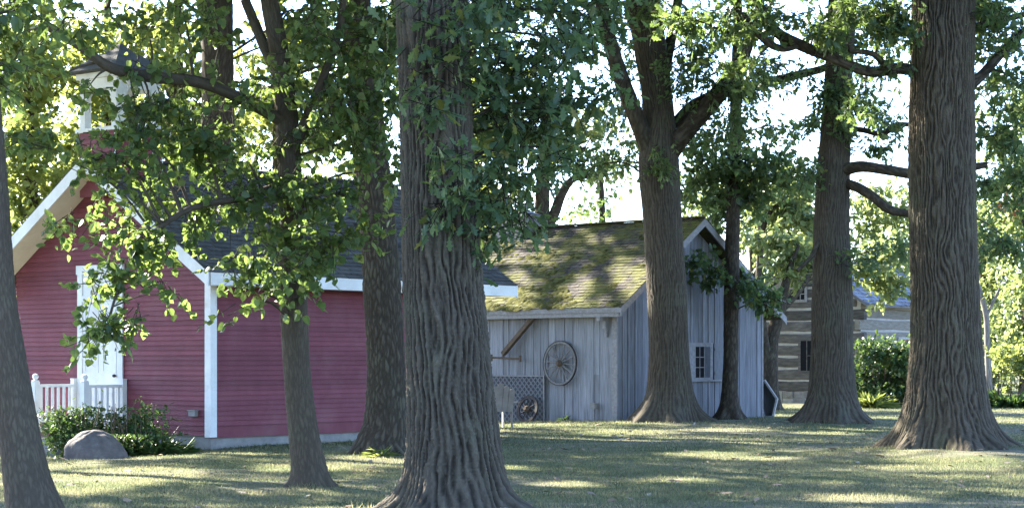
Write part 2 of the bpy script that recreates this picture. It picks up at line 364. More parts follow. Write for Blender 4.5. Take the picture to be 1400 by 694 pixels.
# porch and rails
pd, py0, py1 = .92, 2.14, 3.55
porch = MB().box((-pd-.06,py0-.04,zfl-.05), (-.03,py1+.04,zfl)).box((-pd,py0,-.35), (-.05,py1,zfl-.051)).build('porch', M['porchwood'], house)
st = MB()
for i in range(3):
    st.box((-pd-.06-.29*(i+1), py0+.06, -.5), (-pd-.061-.29*i, py1-.06, zfl-.05-.15*(i+1)+.02))
st.build('steps', M['porchwood'], porch)
MB().box((-pd-.004,py0+.01,zfl-.16), (-pd-.0005,py1-.01,zfl-.052)).build('skirt_board', M['red'], porch)
for yy in (py0 + .03, py1 - .03):
    rl = MB().box((-pd,yy-.035,1.0), (-.06,yy+.035,1.05)).box((-pd,yy-.025,zfl+.08), (-.06,yy+.025,zfl+.12))
    for i in range(6):
        x = -pd + .12 + i * .125; rl.box((x-.025,yy-.012,zfl+.121), (x+.025,yy+.012,.999))
    rl.build('railing', M['white'], porch)
    nm = MB().box((-pd-.055,yy-.055,zfl), (-pd+.055,yy+.055,1.10)).lathe((-pd,yy,1.101), [(.065,0),(.065,.02),(.03,.03),(.05,.06),(.055,.09),(.04,.125),(.0,.14)], 12)
    nm.build('newel_post', M['white'], porch)
    MB().box((-.12,yy-.045,zfl), (-.028,yy+.045,1.13)).box((-.125,yy-.05,1.131), (-.026,yy+.05,1.15)).build('wall_post', M['white'], porch)
# outlet on front wall
MB().box((-.10,.28,.53), (-.0265,.45,.62)).box((-.12,.27,.621), (-.0265,.46,.635)).build('outlet_cover', M['concrete'], house)
# belfry
bx, by, bh = .25, sw/2, .5
zb0, zb1, zb2 = 4.35, 5.48, 6.42
bm = MB().box((bx-bh,by-bh,zb0), (bx+bh,by+bh,zb1))
z = 4.6; r_ = random.Random(4)
while z < zb1 - .04:
    t_ = r_.random(); z2 = min(z + .085, zb1)
    for (a, b, ox, oy) in (((bx-bh,by-bh),(bx+bh,by-bh),0,-1), ((bx-bh,by+bh),(bx-bh,by-bh),-1,0)):
        p = lambda q, o, zz: (q[0]+ox*o, q[1]+oy*o, zz)
        bm.quad(p(a,.026,z), p(b,.026,z), p(b,.004,z2), p(a,.004,z2), tint=t_); bm.quad(p(a,0,z), p(b,0,z), p(b,.026,z), p(a,.026,z), tint=t_)
    z = z2
bel = bm.build('belfry', M['red'], house)
MB().box((bx-bh-.06,by-bh-.06,zb1+.002), (bx+bh+.06,by+bh+.06,zb1+.07)).build('ledge', M['white'], bel)
for sx in (-1, 1):
    for sy in (-1, 1):
        MB().box((bx+sx*bh-sx*.14,by+sy*bh-sy*.14,zb1+.072), (bx+sx*bh,by+sy*bh,zb2)).build('post', M['white'], bel)
    MB().box((bx+sx*(bh+.03)-.02,by-bh-.03,zb0+.3), (bx+sx*(bh+.03)-.005,by-bh-.001,zb1)).build('corner_board', M['white'], bel)
for (ox, oy) in ((-1,0),(1,0),(0,-1),(0,1)):
    # arched head board: polygon with a pointed opening, across between posts
    a, hgt, top = bh - .141, zb2 - .30, zb2
    prof = [(-a, hgt-.1), (-a, top), (a, top), (a, hgt-.1), (a*.55, hgt+.12), (-a*.55, hgt+.12)]
    ln = .03
    if ox: poly = [(bx+ox*bh-(ln if ox > 0 else 0), by+s_, zz) for s_, zz in prof]; vec = (ln,0,0)
    else: poly = [(bx+s_, by+oy*bh-(ln if oy > 0 else 0), zz) for s_, zz in prof]; vec = (0,ln,0)
    # split the concave profile into three convex pieces
    for ids in ((0,1,5), (1,2,4,5), (2,3,4)):
        MB_ = MB().prism([poly[i] for i in ids], vec)
        if ids == (0,1,5): acc = MB_
        else: acc.add(MB_.v, MB_.f)
    acc.build('arch_board', M['white'], bel)
MB().box((bx-bh-.05,by-bh-.05,zb2+.002), (bx+bh+.05,by+bh+.05,zb2+.10)).build('cornice', M['white'], bel)
br = MB(); o_ = .20
rings = [(bh+o_, zb2+.102), (bh+o_, zb2+.13), (.40, zb2+.36), (.16, zb2+.52), (.03, zb2+.66)]
vs_, fs_ = [], []
for h_, z_ in rings: vs_ += [(bx-h_,by-h_,z_), (bx+h_,by-h_,z_), (bx+h_,by+h_,z_), (bx-h_,by+h_,z_)]
for i in range(len(rings)-1):
    for k in range(4): fs_.append((i*4+k, i*4+(k+1) % 4, (i+1)*4+(k+1) % 4, (i+1)*4+k))
fs_ += [(3,2,1,0), tuple(range(len(vs_)-4, len(vs_)))]
br.add(vs_, fs_, .6)
br.build('roof', M['shingle'], bel)

# ------------------------------------------------------------------ grey board shed with mossy roof
gw, gl = 5.685, 7.0
shed = thing('board_shed', 'weathered grey vertical-board shed with moss-covered shingle roof', 'shed', (2.489, 47.0, 0), math.atan2(.72, .694))
zr2, ze2, og, ef, eb = 4.97, 2.74, .40, .30, .50
sl2 = (zr2 - ze2) / (gw/2 + ef); zw2 = ze2 + sl2 * ef - .14; zp2 = zw2 + sl2 * gw/2
mb = MB().prism([(0,.0,-.4), (gw,0,-.4), (gw,0,zw2), (gw/2,0,zp2), (0,0,zw2)], (0,gl,0), .1)
r_ = random.Random(8)
def top2(x): return zw2 + sl2 * min(x, gw - x)
x = .0
while x < gw:
    w_ = r_.choice((.17,.2,.24,.27)); a, b = x + .004, min(x + w_ - .004, gw); th = r_.uniform(.018,.03); zb = -.35 if r_.random() < .75 else r_.uniform(.02,.1)
    pts = [(a,-th,zb), (b,-th,zb), (b,-th,top2(b)-.02)]
    if a < gw/2 < b: pts.append((gw/2,-th,zp2-.02))
    pts.append((a,-th,top2(a)-.02))
    mb.prism(pts, (0,th-.002,0), r_.random())
    if r_.random() < .55: mb.box((b-.02,-th-.018,-.3), (b+.03,-th-.001,top2(b)-.06), r_.random()*.6+.4)
    x += w_
y = .0
while y < gl:
    w_ = r_.choice((.2,.24,.28)); th = r_.uniform(.018,.03); a, b = y + .004, min(y + w_ - .004, gl); cut = r_.uniform(.9, 1.6)
    if r_.random() < .3: mb.box((-th,a,-.4), (-.002,b,cut), r_.random()); mb.box((-th-.003,a,cut+.006), (-.002,b,zw2), r_.random())
    else: mb.box((-th,a,-.4), (-.002,b,zw2), r_.random())
    if r_.random() < .6: mb.box((-th-.018,b-.016,-.4), (-th-.001,b+.026,zw2), r_.random()*.5+.5)
    y += w_
mb.build('wall', M['board'], shed)
MB().box((-.05,-.05,-.35), (.0,-.001,zw2-.02)).box((-.05,.0,-.35), (-.031,.11,zw2-.02)).build('corner_board', M['boardtrim'], shed)
MB().box((gw,-.05,-.35), (gw+.05,.07,zw2-.02)).build('corner_board', M['boardtrim'], shed)
L2 = gl + og + .3
roof = MB()
xe, xf = -ef, gw + eb; zf2 = ze2 - sl2 * (eb - ef)
roof.prism([(xe,-og,ze2-.09), (gw/2,-og,zr2-.09), (gw/2,-og,zr2), (xe,-og,ze2)], (0,L2,0), .2)
roof.prism([(xf,-og,zf2-.09), (gw/2,-og,zr2-.09), (gw/2,-og,zr2), (xf,-og,zf2)], (0,L2,0), .2)
u = np.array([gw/2 - xe, 0, zr2 - ze2]); S = np.linalg.norm(u); u /= S; u_shed = u
shingle_slope(roof, (xe-.05,-og-.04,ze2-.03), (0,1,0), u, (-u[2],0,u[0]), L2+.05, S+.06, .13, .15, .018, 9)
u2 = np.array([gw/2 - xf, 0, zr2 - zf2]); S2 = np.linalg.norm(u2); u2 /= S2
shingle_slope(roof, (xf+.05,-og-.04,zf2-.03), (0,1,0), u2, (u2[2],0,-u2[0]), L2+.05, S2+.06, .13, .15, .018, 10)
roof.beam((gw/2-.06,-og-.03,zr2+.03), (gw/2-.06,gl+.3,zr2+.03), .18, .035, tint=.7)
roof.build('roof', M['moss'], shed)
mc = MB(); r_ = random.Random(21); nrm_ = np.array([-u[2], 0, u[0]]); e0_ = np.array([xe-.05, -og, ze2-.03])
for k in range(1500):
    a, b = r_.uniform(0, L2), (r_.random()**1.5) * (S - .2) + .02
    if fbm(np.array([a * .9]), np.array([b * .9]), np.array([3.3]))[0] < .55 + .05 * b / S: continue
    rad, hh = r_.uniform(.04, .14), r_.uniform(.008, .026); c_ = e0_ + np.array([0,a,0]) + u * b + nrm_ * .01; q1 = np.array([0,1.,0])
    ring_ = [c_ + (q1 * math.cos(t_) * r_.uniform(.7,1.5) + u * math.sin(t_) * r_.uniform(.6,1.1)) * rad for t_ in np.linspace(0, 5.4, 7)]
    mid_ = [c_ + (p_ - c_) * .6 + nrm_ * hh * r_.uniform(.7,1.1) for p_ in ring_]
    mc.add(ring_ + mid_, [(i_, (i_+1) % 7, 7 + (i_+1) % 7, 7 + i_) for i_ in range(7)] + [tuple(range(7, 14))], r_.random())
M['mossclump'] = mat('cushion_moss', [(.3, (.05,.052,.02)), (.7, (.12,.115,.035))], nscale=12, rough=1, tint=.4, bump=.8, bscale=60, spec=.05)
tag(mc.build('moss_cushions', M['mossclump'], shed, True), kind='stuff')
MB().box((xe-.045,-og+.0,ze2-.15), (xe-.001,gl+.29,ze2-.028)).box((xe-.02,-og+.06,ze2-.25), (xe+.12,gl+.28,ze2-.152)).build('fascia', M['boardtrim'], shed)
MB().prism([(xe-.045,-og-.001,ze2-.03), (gw/2,-og-.001,zr2-.01), (gw/2,-og-.001,zr2-.2), (xe-.045,-og-.001,ze2-.22)], (0,-.035,0), .6).build('rake_board', M['boardtrim'], shed)
MB().prism([(xf+.045,-og-.001,zf2-.03), (gw/2,-og-.001,zr2-.01), (gw/2,-og-.001,zr2-.2), (xf+.045,-og-.001,zf2-.22)], (0,-.035,0), .6).build('rake_board', M['boardtrim'], shed)
# bracket near the corner of the porch front
MB().box((-.36,.22,ze2-.34), (-.03,.34,ze2-.252), .6).box((-.14,.23,ze2-.52), (-.031,.33,ze2-.341), .5).box((-.09,.24,ze2-.72), (-.031,.32,ze2-.521), .4).build('bracket', M['boardtrim'], shed)
# chimney on the ridge
cy_ = 5.65
ch = MB().box((gw/2-.5,cy_-.45,zr2-.5), (gw/2+.35,cy_+.75,zr2+.22), .5).box((gw/2-.34,cy_-.3,zr2+.221), (gw/2+.2,cy_+.35,zr2+.32), .4)
ch.add([(gw/2-.42,cy_-.42,zr2+.322),(gw/2+.3,cy_-.42,zr2+.322),(gw/2+.3,cy_+.45,zr2+.322),(gw/2-.42,cy_+.45,zr2+.322),(gw/2-.05,cy_,zr2+.54)], [(3,2,1,0),(0,1,4),(1,2,4),(2,3,4),(3,0,4)], .35)
ch.box((gw/2-.09,cy_-.04,zr2+.46), (gw/2-.01,cy_+.04,zr2+.70), .6)
ch.build('chimney', M['boardtrim'], shed)
# window with shutters on the gable wall
wx0, wx1, wz0, wz1 = 2.62, 3.60, .98, 1.80
win = MB().box((wx0,-.075,wz0), (wx0+.27,-.05,wz1)).box((wx1-.11,-.075,wz0), (wx1,-.05,wz1)).box((wx0,-.078,wz1), (wx1,-.05,wz1+.10)).box((wx0+.27,-.074,wz0), (wx1-.11,-.05,wz0+.05)).build('window', M['boardtrim'], shed)
MB().box((wx0+.27,-.058,wz0+.05), (wx0+.67,-.048,wz1)).build('pane', M['glass'], win)
sa = MB(); cx_ = wx0 + .47
sa.box((cx_-.010,-.066,wz0+.05), (cx_+.010,-.059,wz1)).box((wx0+.271,-.066,wz0+.05), (wx0+.30,-.0585,wz1)).box((wx0+.64,-.067,wz0+.05), (wx0+.669,-.0585,wz1))
for k in (1, 2): zz = wz0 + .05 + k * .255; sa.box((wx0+.301,-.0655,zz-.010), (wx0+.639,-.0592,zz+.010))
sa.build('sash', M['boardtrim'], win)
MB().box((wx0+.671,-.07,wz0+.052), (wx1-.112,-.0585,wz1-.002)).build('inner_shutter', M['darkshut'], win)
MB().box((wx0-.1,-.12,wz0-.045), (wx1+.42,-.05,wz0-.002)).build('sill', M['boardtrim'], win)
for a, b, k in ((wx0-.34, wx0-.03, 'darkshut'), (wx1+.04, wx1+.38, 'shutgrey')):
    s_ = MB().box((a,-.085,wz0), (b,-.055,wz1+.08), .35)
    for zz in (wz0+.12, wz1-.1): s_.box((a+.01,-.10,zz), (b-.01,-.0855,zz+.07), .5)
    s_.build('shutter', M[k], shed)
# wheels, lattice, timber and box along the front wall; world positions from the shed's own axes
SX, SY = np.array([.694, .72, 0]), np.array([-.72, .694, 0]); A0 = np.array([2.489, 47.0, 0])
def sp(x, y, z): return A0 + SX * x + SY * y + np.array([0, 0, z])
srot = math.atan2(.72, .694)
def wheel(name, label, loc, rz, tilt, rad, ns, mats, rim_w, rim_t, grp=None):
    t = thing(name, label, 'wheel', loc, rz); t.rotation_euler = (0, tilt, rz)
    MB().torus((0,0,0), (1,0,0), rad, rim_t, rim_w, 48).build('tyre', M['iron'], t)
    MB().torus((0,0,0), (1,0,0), rad - rim_t - .001, .045, rim_w*.8, 48).build('rim', M[mats], t)
    MB().tube([(-.11,0,0),(-.08,0,0),(-.04,0,0),(.04,0,0)], [.045,.06,.085,.085], 14).build('hub', M['brownwood'], t)
    for k in range(ns):
        a = 2*math.pi*k/ns + .1
        MB().tube([(0,.08*math.cos(a),.08*math.sin(a)), (0,(rad-.05-rim_t)*math.cos(a),(rad-.05-rim_t)*math.sin(a))], [.019,.015], 6).build('spoke', M[mats], t)
    return t
wheel('wagon_wheel_ornament', 'large wooden-spoked wagon wheel hung on the grey shed wall', sp(-.12, 1.72, 1.39), srot, R(2), .55, 14, 'wheelwood', .05, .02)
lat = thing('lattice_panel', 'grey diagonal wooden lattice panel standing against the shed wall', 'lattice', sp(-.11, 2.25, -.15), srot)
lm = MB(); lw_, lh_ = 2.3, 1.24
def lat_line(c, sgn, dx):
    # clip line z = sgn*y + c to panel
    ps = []
    for yy in (0, lw_):
        zz = sgn * yy + c
        if 0 <= zz <= lh_: ps.append((yy, zz))
    for zz in (0, lh_):
        yy = (zz - c) / sgn
        if 0 < yy < lw_: ps.append((yy, zz))
    if len(ps) >= 2 and math.dist(ps[0], ps[1]) > .06: lm.beam((dx,*ps[0]), (dx,*ps[1]), .032, .007, (1,0,0), random.random())
for k in range(-18, 30):
    lat_line(k * .15, 1, 0); lat_line(k * .15, -1, .009)
lm.build('slats', M['shutgrey'], lat)
MB().box((.022,.01,.01), (.04,lw_-.01,lh_-.01), .3).build('dark_sheet', M['darkshut'], lat)  # dark sheet added so the holes between the slats look dark
MB().box((-.015,0,0), (.02,.03,lh_)).box((-.015,lw_-.03,0), (.02,lw_,lh_)).box((-.016,.03,lh_-.03), (.021,lw_-.03,lh_)).build('frame', M['boardtrim'], lat)
wheel('iron_wheel', 'small dark rusty iron-rimmed wheel leaning against the lattice', sp(-.32, 2.62, .26), srot, R(14), .345, 10, 'iron', .05, .03)
tg = thing('wagon_tongue', 'dark brown timber pole with a crossbar hung slanting under the shed eave', 'wagon tongue', sp(-.16, 2.8, 2.0), srot)
MB().beam((-.03,-.15,.42), (-.03,.78,-.38), .10, .12, (1,0,0)).beam((-.03,-.15,.42), (-.03,-.52,.73), .10, .115, (1,0,0)).build('pole', M['brownwood'], tg)
MB().tube([(-.07,.15,-.5),(-.07,1.15,-.47)], .025, 8).tube([(-.07,.15,-.58),(-.07,.15,-.42)], .03, 8).tube([(-.07,1.15,-.56),(-.07,1.15,-.39)], .03, 8).tube([(-.07,.74,-.47),(-.04,.76,-.36)], .03, 8).build('crossbar', M['brownwood'], tg)
eb_ = thing('electrical_box', 'small grey weatherproof electrical box on a stub post by the shed wall', 'electrical box', sp(-.12, .62, -.1), srot)
MB().box((-.02,-.02,0), (.02,.02,.40)).build('post', M['boardtrim'], eb_)
MB().box((-.05,-.07,.401), (.05,.07,.52)).box((-.06,-.08,.521), (.06,.08,.54)).build('box', M['concrete'], eb_)
# upended trough by the far shed corner
tr = thing('wooden_trough', 'grey hexagonal wooden trough stood on end against the shed corner', 'trough', (6.58, 51.1, gz(6.58, 51.1) - .01), R(-12)); tr.rotation_euler = (0, R(-4), R(-12))
hexo = [(-.08,0), (-.20,.55), (-.16,.96), (.02,.98), (.32,.46), (.18,0)]
hexi = [(-.04,.04), (-.15,.55), (-.12,.91), (.0,.93), (.27,.46), (.15,.04)]
tm = MB()
for i in range(6):
    j = (i + 1) % 6; a, b, c, d = hexo[i], hexo[j], hexi[j], hexi[i]
    tm.prism([(a[0],0,a[1]), (b[0],0,b[1]), (c[0],0,c[1]), (d[0],0,d[1])], (0,.34,0), random.random())
tm.build('sides', M['boardtrim'], tr)
MB().prism([(x_,.30,z_) for x_, z_ in hexi], (0,.03,0), .3).build('bottom', M['darkshut'], tr)
# garden chair glimpsed past the big oak
gc = thing('garden_chair', 'weathered wooden garden chair with rounded slat back, half hidden by the big oak', 'chair', (-.40, 43.2, gz(-.40, 43.2)), R(200))
for k in range(5):
    x_ = -.26 + k * .13; hgt = .98 - abs(k - 2) * .06
    MB().prism([(x_-.063,.30,.36), (x_+.063,.30,.36), (x_+.063,.46,hgt-.03), (x_+.03,.468,hgt), (x_-.03,.468,hgt), (x_-.063,.46,hgt-.03)], (0,.022,0), random.random()).build('back_slat', M['porchwood'], gc)
se_ = MB()
for k in range(5): se_.box((-.3,-.3+k*.125,.36), (.3,-.3+k*.125+.11,.38), random.random())
se_.build('seat', M['porchwood'], gc)
for sx in (-1, 1):
    MB().box((sx*.36-.06,-.36,.56), (sx*.36+.06,.40,.58), .6).build('armrest', M['porchwood'], gc)
    MB().box((sx*.32-.012,-.34,0), (sx*.32+.012,-.24,.559), .5).build('leg', M['porchwood'], gc)
    MB().box((sx*.32-.012,.24,0), (sx*.32+.012,.32,.559), .5).build('leg', M['porchwood'], gc)

# ------------------------------------------------------------------ log cabin
cw, cl, ze3, zr3 = 4.2, 6.2, 3.42, 4.78
cab = thing('log_cabin', 'old hewn log cabin with pale chinking and grey shingle roof beyond the shed', 'cabin', (11.48, 65.0, 0), math.atan2(.8, .6))
mb = MB().prism([(-.005,-.005,-.3), (-.005,cw+.005,-.3), (-.005,cw+.005,ze3-.05), (-.005,cw/2,zr3-.12), (-.005,-.005,ze3-.05)], (cl+.01,0,0))
mb.build('chinking', M['chink'], cab)
lg = MB(); lg2 = MB(); r_ = random.Random(5); z = .42; i = 0
while z < zr3 - .25:
    hgt = r_.uniform(.29,.35); z2 = z + hgt
    a = 0 if z2 < ze3 + .05 else (z2 - ze3) / ((zr3 - ze3) / (cw/2)) + .03
    if a < cw/2 - .15:
        e_ = .14 if i % 2 == 0 and a == 0 else 0
        wav = lambda: r_.uniform(-.022,.022)
        def log_(mbx, face, p0, p1):
            k_ = 8; vs_ = []
            for q in range(k_ + 1):
                u_ = p0 + (p1 - p0) * q / k_; zb_, zt_, d_ = z + wav(), z2 - .01 + wav(), r_.uniform(.02,.035)
                for dd, zz in ((d_*.4, zb_), (d_, zb_ + .05), (d_ + .006, zt_ - .06), (d_*.3, zt_), (-.15, zt_), (-.15, zb_)):
                    vs_.append((-dd, u_, zz) if face == 0 else (u_, -dd, zz + .05))
            fs_ = [(q*6+m_, q*6+(m_+1) % 6, (q+1)*6+(m_+1) % 6, (q+1)*6+m_) for q in range(k_) for m_ in range(6)] + [(0,1,2,3,4,5), tuple(k_*6+m_ for m_ in (5,4,3,2,1,0))]
            mbx.add(vs_, fs_, r_.random())
        log_(lg, 0, a-e_, cw-a+e_)
    if z2 < ze3:
        e_ = .14 if i % 2 == 1 else -.03
        log_(lg2, 1, -e_, cl+e_)
    z = z2 + r_.uniform(.045,.07); i += 1
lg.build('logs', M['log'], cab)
M['loglit'] = mat('lit_side_tan_logs', [(.25, (.11,.098,.08)), (.5, (.18,.16,.13)), (.8, (.26,.23,.19))], (1.5,1.5,9), 2, 6, rough=.95, tint=.25, bump=.2)  # lighter log colour paints in the brighter light on the right-hand wall
tag(lg2.build('logs', M['loglit'], cab), 'tan logs of the right-hand wall, coloured lighter as if better lit')
sm = MB(); r_ = random.Random(6)
for face in (0, 1):
    t_ = 0
    while t_ < (cw if face == 0 else cl):
        w_ = r_.uniform(.25,.5)
        for k in range(2):
            z0, z1 = (-.3, .16) if k == 0 else (.17, .40); d_ = r_.uniform(.03,.07)
            if face == 0: sm.box((-d_,t_,z0), (.08,t_+w_-.02,z1), r_.random())
            else: sm.box((t_,-d_-.002,z0), (t_+w_-.02,.08,z1), r_.random())
        t_ += w_
sm.build('foundation', M['stone'], cab)
roof = MB(); s3 = (zr3 - ze3) / (cw/2); oe = .35; zl = ze3 - s3 * oe + .1; zt = zr3 + .1
for ya in (-oe, cw + oe): roof.prism([(-.3,ya,zl-.08), (-.3,cw/2,zt-.08), (-.3,cw/2,zt), (-.3,ya,zl)], (cl+.6,0,0), .2)
u = np.array([0, cw/2+oe, zt-zl]); S = np.linalg.norm(u); u /= S
shingle_slope(roof, (-.33,-oe-.03,zl-.01), (1,0,0), u, (0,-u[2],u[1]), cl+.66, S+.04, .22, .2, .035, 12)
shingle_slope(roof, (-.33,cw+oe+.03,zl-.01), (1,0,0), (0,-u[1],u[2]), (0,u[2],u[1]), cl+.66, S+.04, .22, .2, .035, 13)
roof.build('roof', M['cabinroof'], cab)
def cwin(face, a, b, z0, z1, m_, pane='glass'):
    f = MB()
    if face == 0:
        f.box((-.07,a-.09,z0-.09), (-.031,a,z1+.09)).box((-.07,b,z0-.09), (-.031,b+.09,z1+.09)).box((-.072,a,z1), (-.031,b,z1+.09)).box((-.072,a,z0-.09), (-.031,b,z0))
        fo = f.build('window', M[m_], cab); MB().box((-.05,a+.001,z0+.001), (-.032,b-.001,z1-.001)).build('pane', M[pane], fo)
        MB().box((-.06,(a+b)/2-.015,z0+.002), (-.051,(a+b)/2+.015,z1-.002)).box((-.06,a+.002,(z0+z1)/2-.015), (-.0505,(a+b)/2-.016,(z0+z1)/2+.015)).build('muntin', M[m_], fo)
    else:
        f.box((a-.09,-.07,z0-.09), (a,-.031,z1+.09)).box((b,-.07,z0-.09), (b+.09,-.031,z1+.09)).box((a,-.072,z1), (b,-.031,z1+.09)).box((a,-.072,z0-.09), (b,-.031,z0))
        fo = f.build('door_frame', M[m_], cab); MB().box((a+.001,-.05,z0+.001), (b-.001,-.032,z1-.001)).build('door', M[pane], fo)
cwin(0, 1.74, 2.2, 1.1, 2.1, 'log')
cwin(0, 2.05, 2.38, 3.48, 3.86, 'boardtrim')
M['doorbrown'] = mat('reddish_brown_door', [(.3, (.12,.05,.035)), (.7, (.18,.08,.055))], nscale=5)
cwin(1, 2.75, 3.6, .5, 2.15, 'chink', 'doorbrown')

# ------------------------------------------------------------------ trees
T_OAK = [(0,0), (.16,.09), (.27,.06), (.40,.24), (.50,.12), (.66,.30), (.75,.14), (.90,.15), (1,0)]
T_HEART = [(0,0), (-.07,.2), (.1,.40), (.38,.44), (.7,.26), (1,0)]
T_SIMPLE = [(0,0), (.28,.30), (.68,.26), (1,0)]
T_BLADE = [(0,0), (.3,.10), (.7,.08), (1,0)]
def template(half, fold=.35, curl=.22):
    n = len(half); v = [(x, y, -fold * abs(y) - curl * x * x) for x, y in half] + [(x, -y, -fold * abs(y) - curl * x * x) for x, y in half[1:-1]]
    right = list(range(n)); left = [0] + list(range(n, n + len(half) - 2)) + [n - 1]
    return np.array(v), [right[::-1], left]
TPL = {k: template(v) for k, v in (('oak', T_OAK), ('heart', T_HEART), ('simple', T_SIMPLE))}
TPL['blade'] = template(T_BLADE, .2, .5)

def unit(a): return a / np.maximum(np.linalg.norm(a, axis=-1, keepdims=True), 1e-9)
# sun-lit patches of the place: rays of sun that reach ground or roof there pass through gaps in the crowns
PATCH = []
def lit(px, py, wpx, hpx, z0=0.0):
    f = lambda y_: (CH - z0) * F / (y_ - HZ)
    Yc = f(py); PATCH.append(((px - 700) / F * Yc, Yc, wpx / F * Yc, max(.12, (f(py - hpx) - f(py + hpx)) / 2), z0))
def lit_world(x, y, rx, ry, z0): PATCH.append((x, y, rx, ry, z0))
for a in ((170,650,105,13), (120,670,70,10), (280,612,80,4), (90,635,40,5), (300,622,70,4), (200,622,90,4), (420,640,60,5), (520,630,50,7),
          (758,580,48,2.5), (860,590,62,2.4), (990,588,60,2.0), (965,620,45,4), (1040,626,60,2.5), (770,660,40,3), (930,655,40,2), (1080,568,25,2),
          (1180,585,50,3), (1130,592,40,2), (1210,572,30,2), (1305,628,75,9), (1335,640,55,5), (1240,640,40,3), (1190,682,70,4), (1385,553,60,5), (1380,574,40,2.5), (1050,605,40,2),
          (100,600,30,3), (560,676,20,4), (700,640,14,3)):
    lit(*a)
for x_, y_, rx, ry in ((1.5,48.0,.45,.10), (.2,49.3,.5,.12), (2.3,47.9,.25,.10), (-.7,50.4,.4,.15), (1.0,49.6,.2,.1)):
    lit_world(x_, y_, rx, ry, 3.0)
lit_world(-2.4, 30.0, .28, .45, .5); lit_world(-6.7, 31.9, .35, .15, .8)
for x_, y_, rx, ry, z_ in ((12.6,65.2,1.6,1.2,2.6), (12.2,62.3,1.8,.7,1.9), (12.1,60.2,.7,.5,.4)): lit_world(x_, y_, rx, ry, z_)
for px_, py_, r_ in ((150,440,.28), (130,380,.26), (228,405,.2), (240,340,.3), (160,300,.3), (110,255,.28), (205,250,.26), (320,310,.25), (430,325,.25), (385,385,.2), (60,240,.3), (275,225,.25), (480,230,.25), (512,325,.2),
                    (345,355,.2), (180,420,.2), (325,425,.2), (400,150,.25), (300,150,.22), (350,215,.22), (90,330,.2), (440,245,.2), (260,290,.2), (200,370,.2)):
    q_ = pt(px_, py_, 22.0); lit_world(q_[0], q_[1], r_, r_, q_[2])
q_ = pt(925, 26, 30.7); lit_world(q_[0], q_[1], .5, .4, q_[2])
PATCH = np.array(PATCH)
def carve(P, T, S):
    """True where a leaf may stay"""
    P = P + unit(T) * (S * .5)[:, None]; S = S * .45
    keep = np.ones(len(P), bool); jit = rng.uniform(.75, 1.2, len(P))
    for cx, cy, rx, ry, z0 in PATCH:
        lam = (P[:, 2] - z0) / SUN[2]
        hx, hy = P[:, 0] - SUN[0] * lam, P[:, 1] - SUN[1] * lam
        keep &= ~((lam > .6) & (((hx - cx) / (rx + S))**2 + ((hy - cy) / (ry + S * 1.2))**2 < jit))
    return keep

def leaf_object(name, P, T, N, S, tpl, m, parent, cut=True, twigs=None):
    if cut:
        k = carve(P, T, S); P, T, N, S = P[k], T[k], N[k], S[k]
    v, fs = TPL[tpl]; n = len(P)
    T = unit(T); B = unit(np.cross(N, T)); N = np.cross(T, B)
    fold = rng.uniform(-.3, 1.6, n)
    V = P[:, None, :] + S[:, None, None] * (v[None, :, 0, None] * T[:, None, :] + v[None, :, 1, None] * B[:, None, :] + (v[None, :, 2] * fold[:, None])[..., None] * N[:, None, :])
    base = (np.arange(n) * len(v))[:, None]
    lp = np.concatenate([base + np.array(f)[None, :] for f in fs], 1)
    cnt = np.tile([len(f) for f in fs], n)
    tint = np.repeat(rng.random(n), len(fs))
    if twigs is None: return from_arrays(name, V, lp, cnt, m, parent, {'tint': ('FACE', tint)})
    tv, tq, tm = twigs; V = V.reshape(-1, 3); nl = len(cnt)
    o = from_arrays(name, np.concatenate([V, tv]), np.concatenate([lp.ravel(), (tq + len(V)).ravel()]), np.concatenate([cnt, np.full(len(tq), 4)]), m, parent, {'tint': ('FACE', np.concatenate([tint, np.full(len(tq), .5)]))})
    o.data.materials.append(tm); o.data.polygons.foreach_set('material_index', np.concatenate([np.zeros(nl, np.int32), np.ones(len(tq), np.int32)]))
    return o

def sprays(c, rad, ntw, per, size, tw_len, droop=.25, clump=0):
    """twigs in an ellipsoid, each carrying leaves: leaf arrays and twig segments"""
    c, rad = np.asarray(c, float), np.asarray(rad, float)
    d = unit(rng.normal(size=(ntw, 3))); rr = rng.random(ntw) ** (1/2.2)
    # lumpy outline
    lump = .72 + .55 * fbm(d[:, 0] * 1.7 + c[0] * 3.1, d[:, 1] * 1.7 + c[1] * 2.7, d[:, 2] * 1.7 + c[2] * 1.9, 2)
    st = c + d * rad * (rr * lump)[:, None]
    if clump and ntw > 11:   # layered sprays: twigs gather round a few shoots with air between them
        k_ = max(3, ntw // clump); hub = st[:k_]; st = hub[np.arange(ntw) % k_] + rng.normal(size=(ntw, 3)) * np.array([.30, .30, .13]) * min(max(rad[0], rad[2]), 1.1)
    td = unit(d * .8 + rng.normal(size=(ntw, 3)) * .6 + np.array([0, 0, -droop]))
    ln = tw_len * rng.uniform(.6, 1.3, ntw)
    f = (np.arange(per) + .6) / per
    Pp = st[:, None, :] + td[:, None, :] * (ln[:, None] * f[None, :])[..., None]
    Pp[..., 2] -= droop * .5 * (ln[:, None] * f[None, :])**2
    Pp = Pp + rng.normal(size=Pp.shape) * size * .22
    Tt = td[:, None, :] * .5 + rng.normal(size=Pp.shape) * .75 + np.array([0, 0, -droop])
    Nn = rng.normal(size=Pp.shape) * .55 + np.array([0, 0, 1.0])
    Ss = size * rng.uniform(.45, 1.35, Pp.shape[:2])
    en = st + td * ln[:, None]; en[:, 2] -= droop * .5 * ln**2
    return Pp.reshape(-1, 3), Tt.reshape(-1, 3), Nn.reshape(-1, 3), Ss.ravel(), st, en

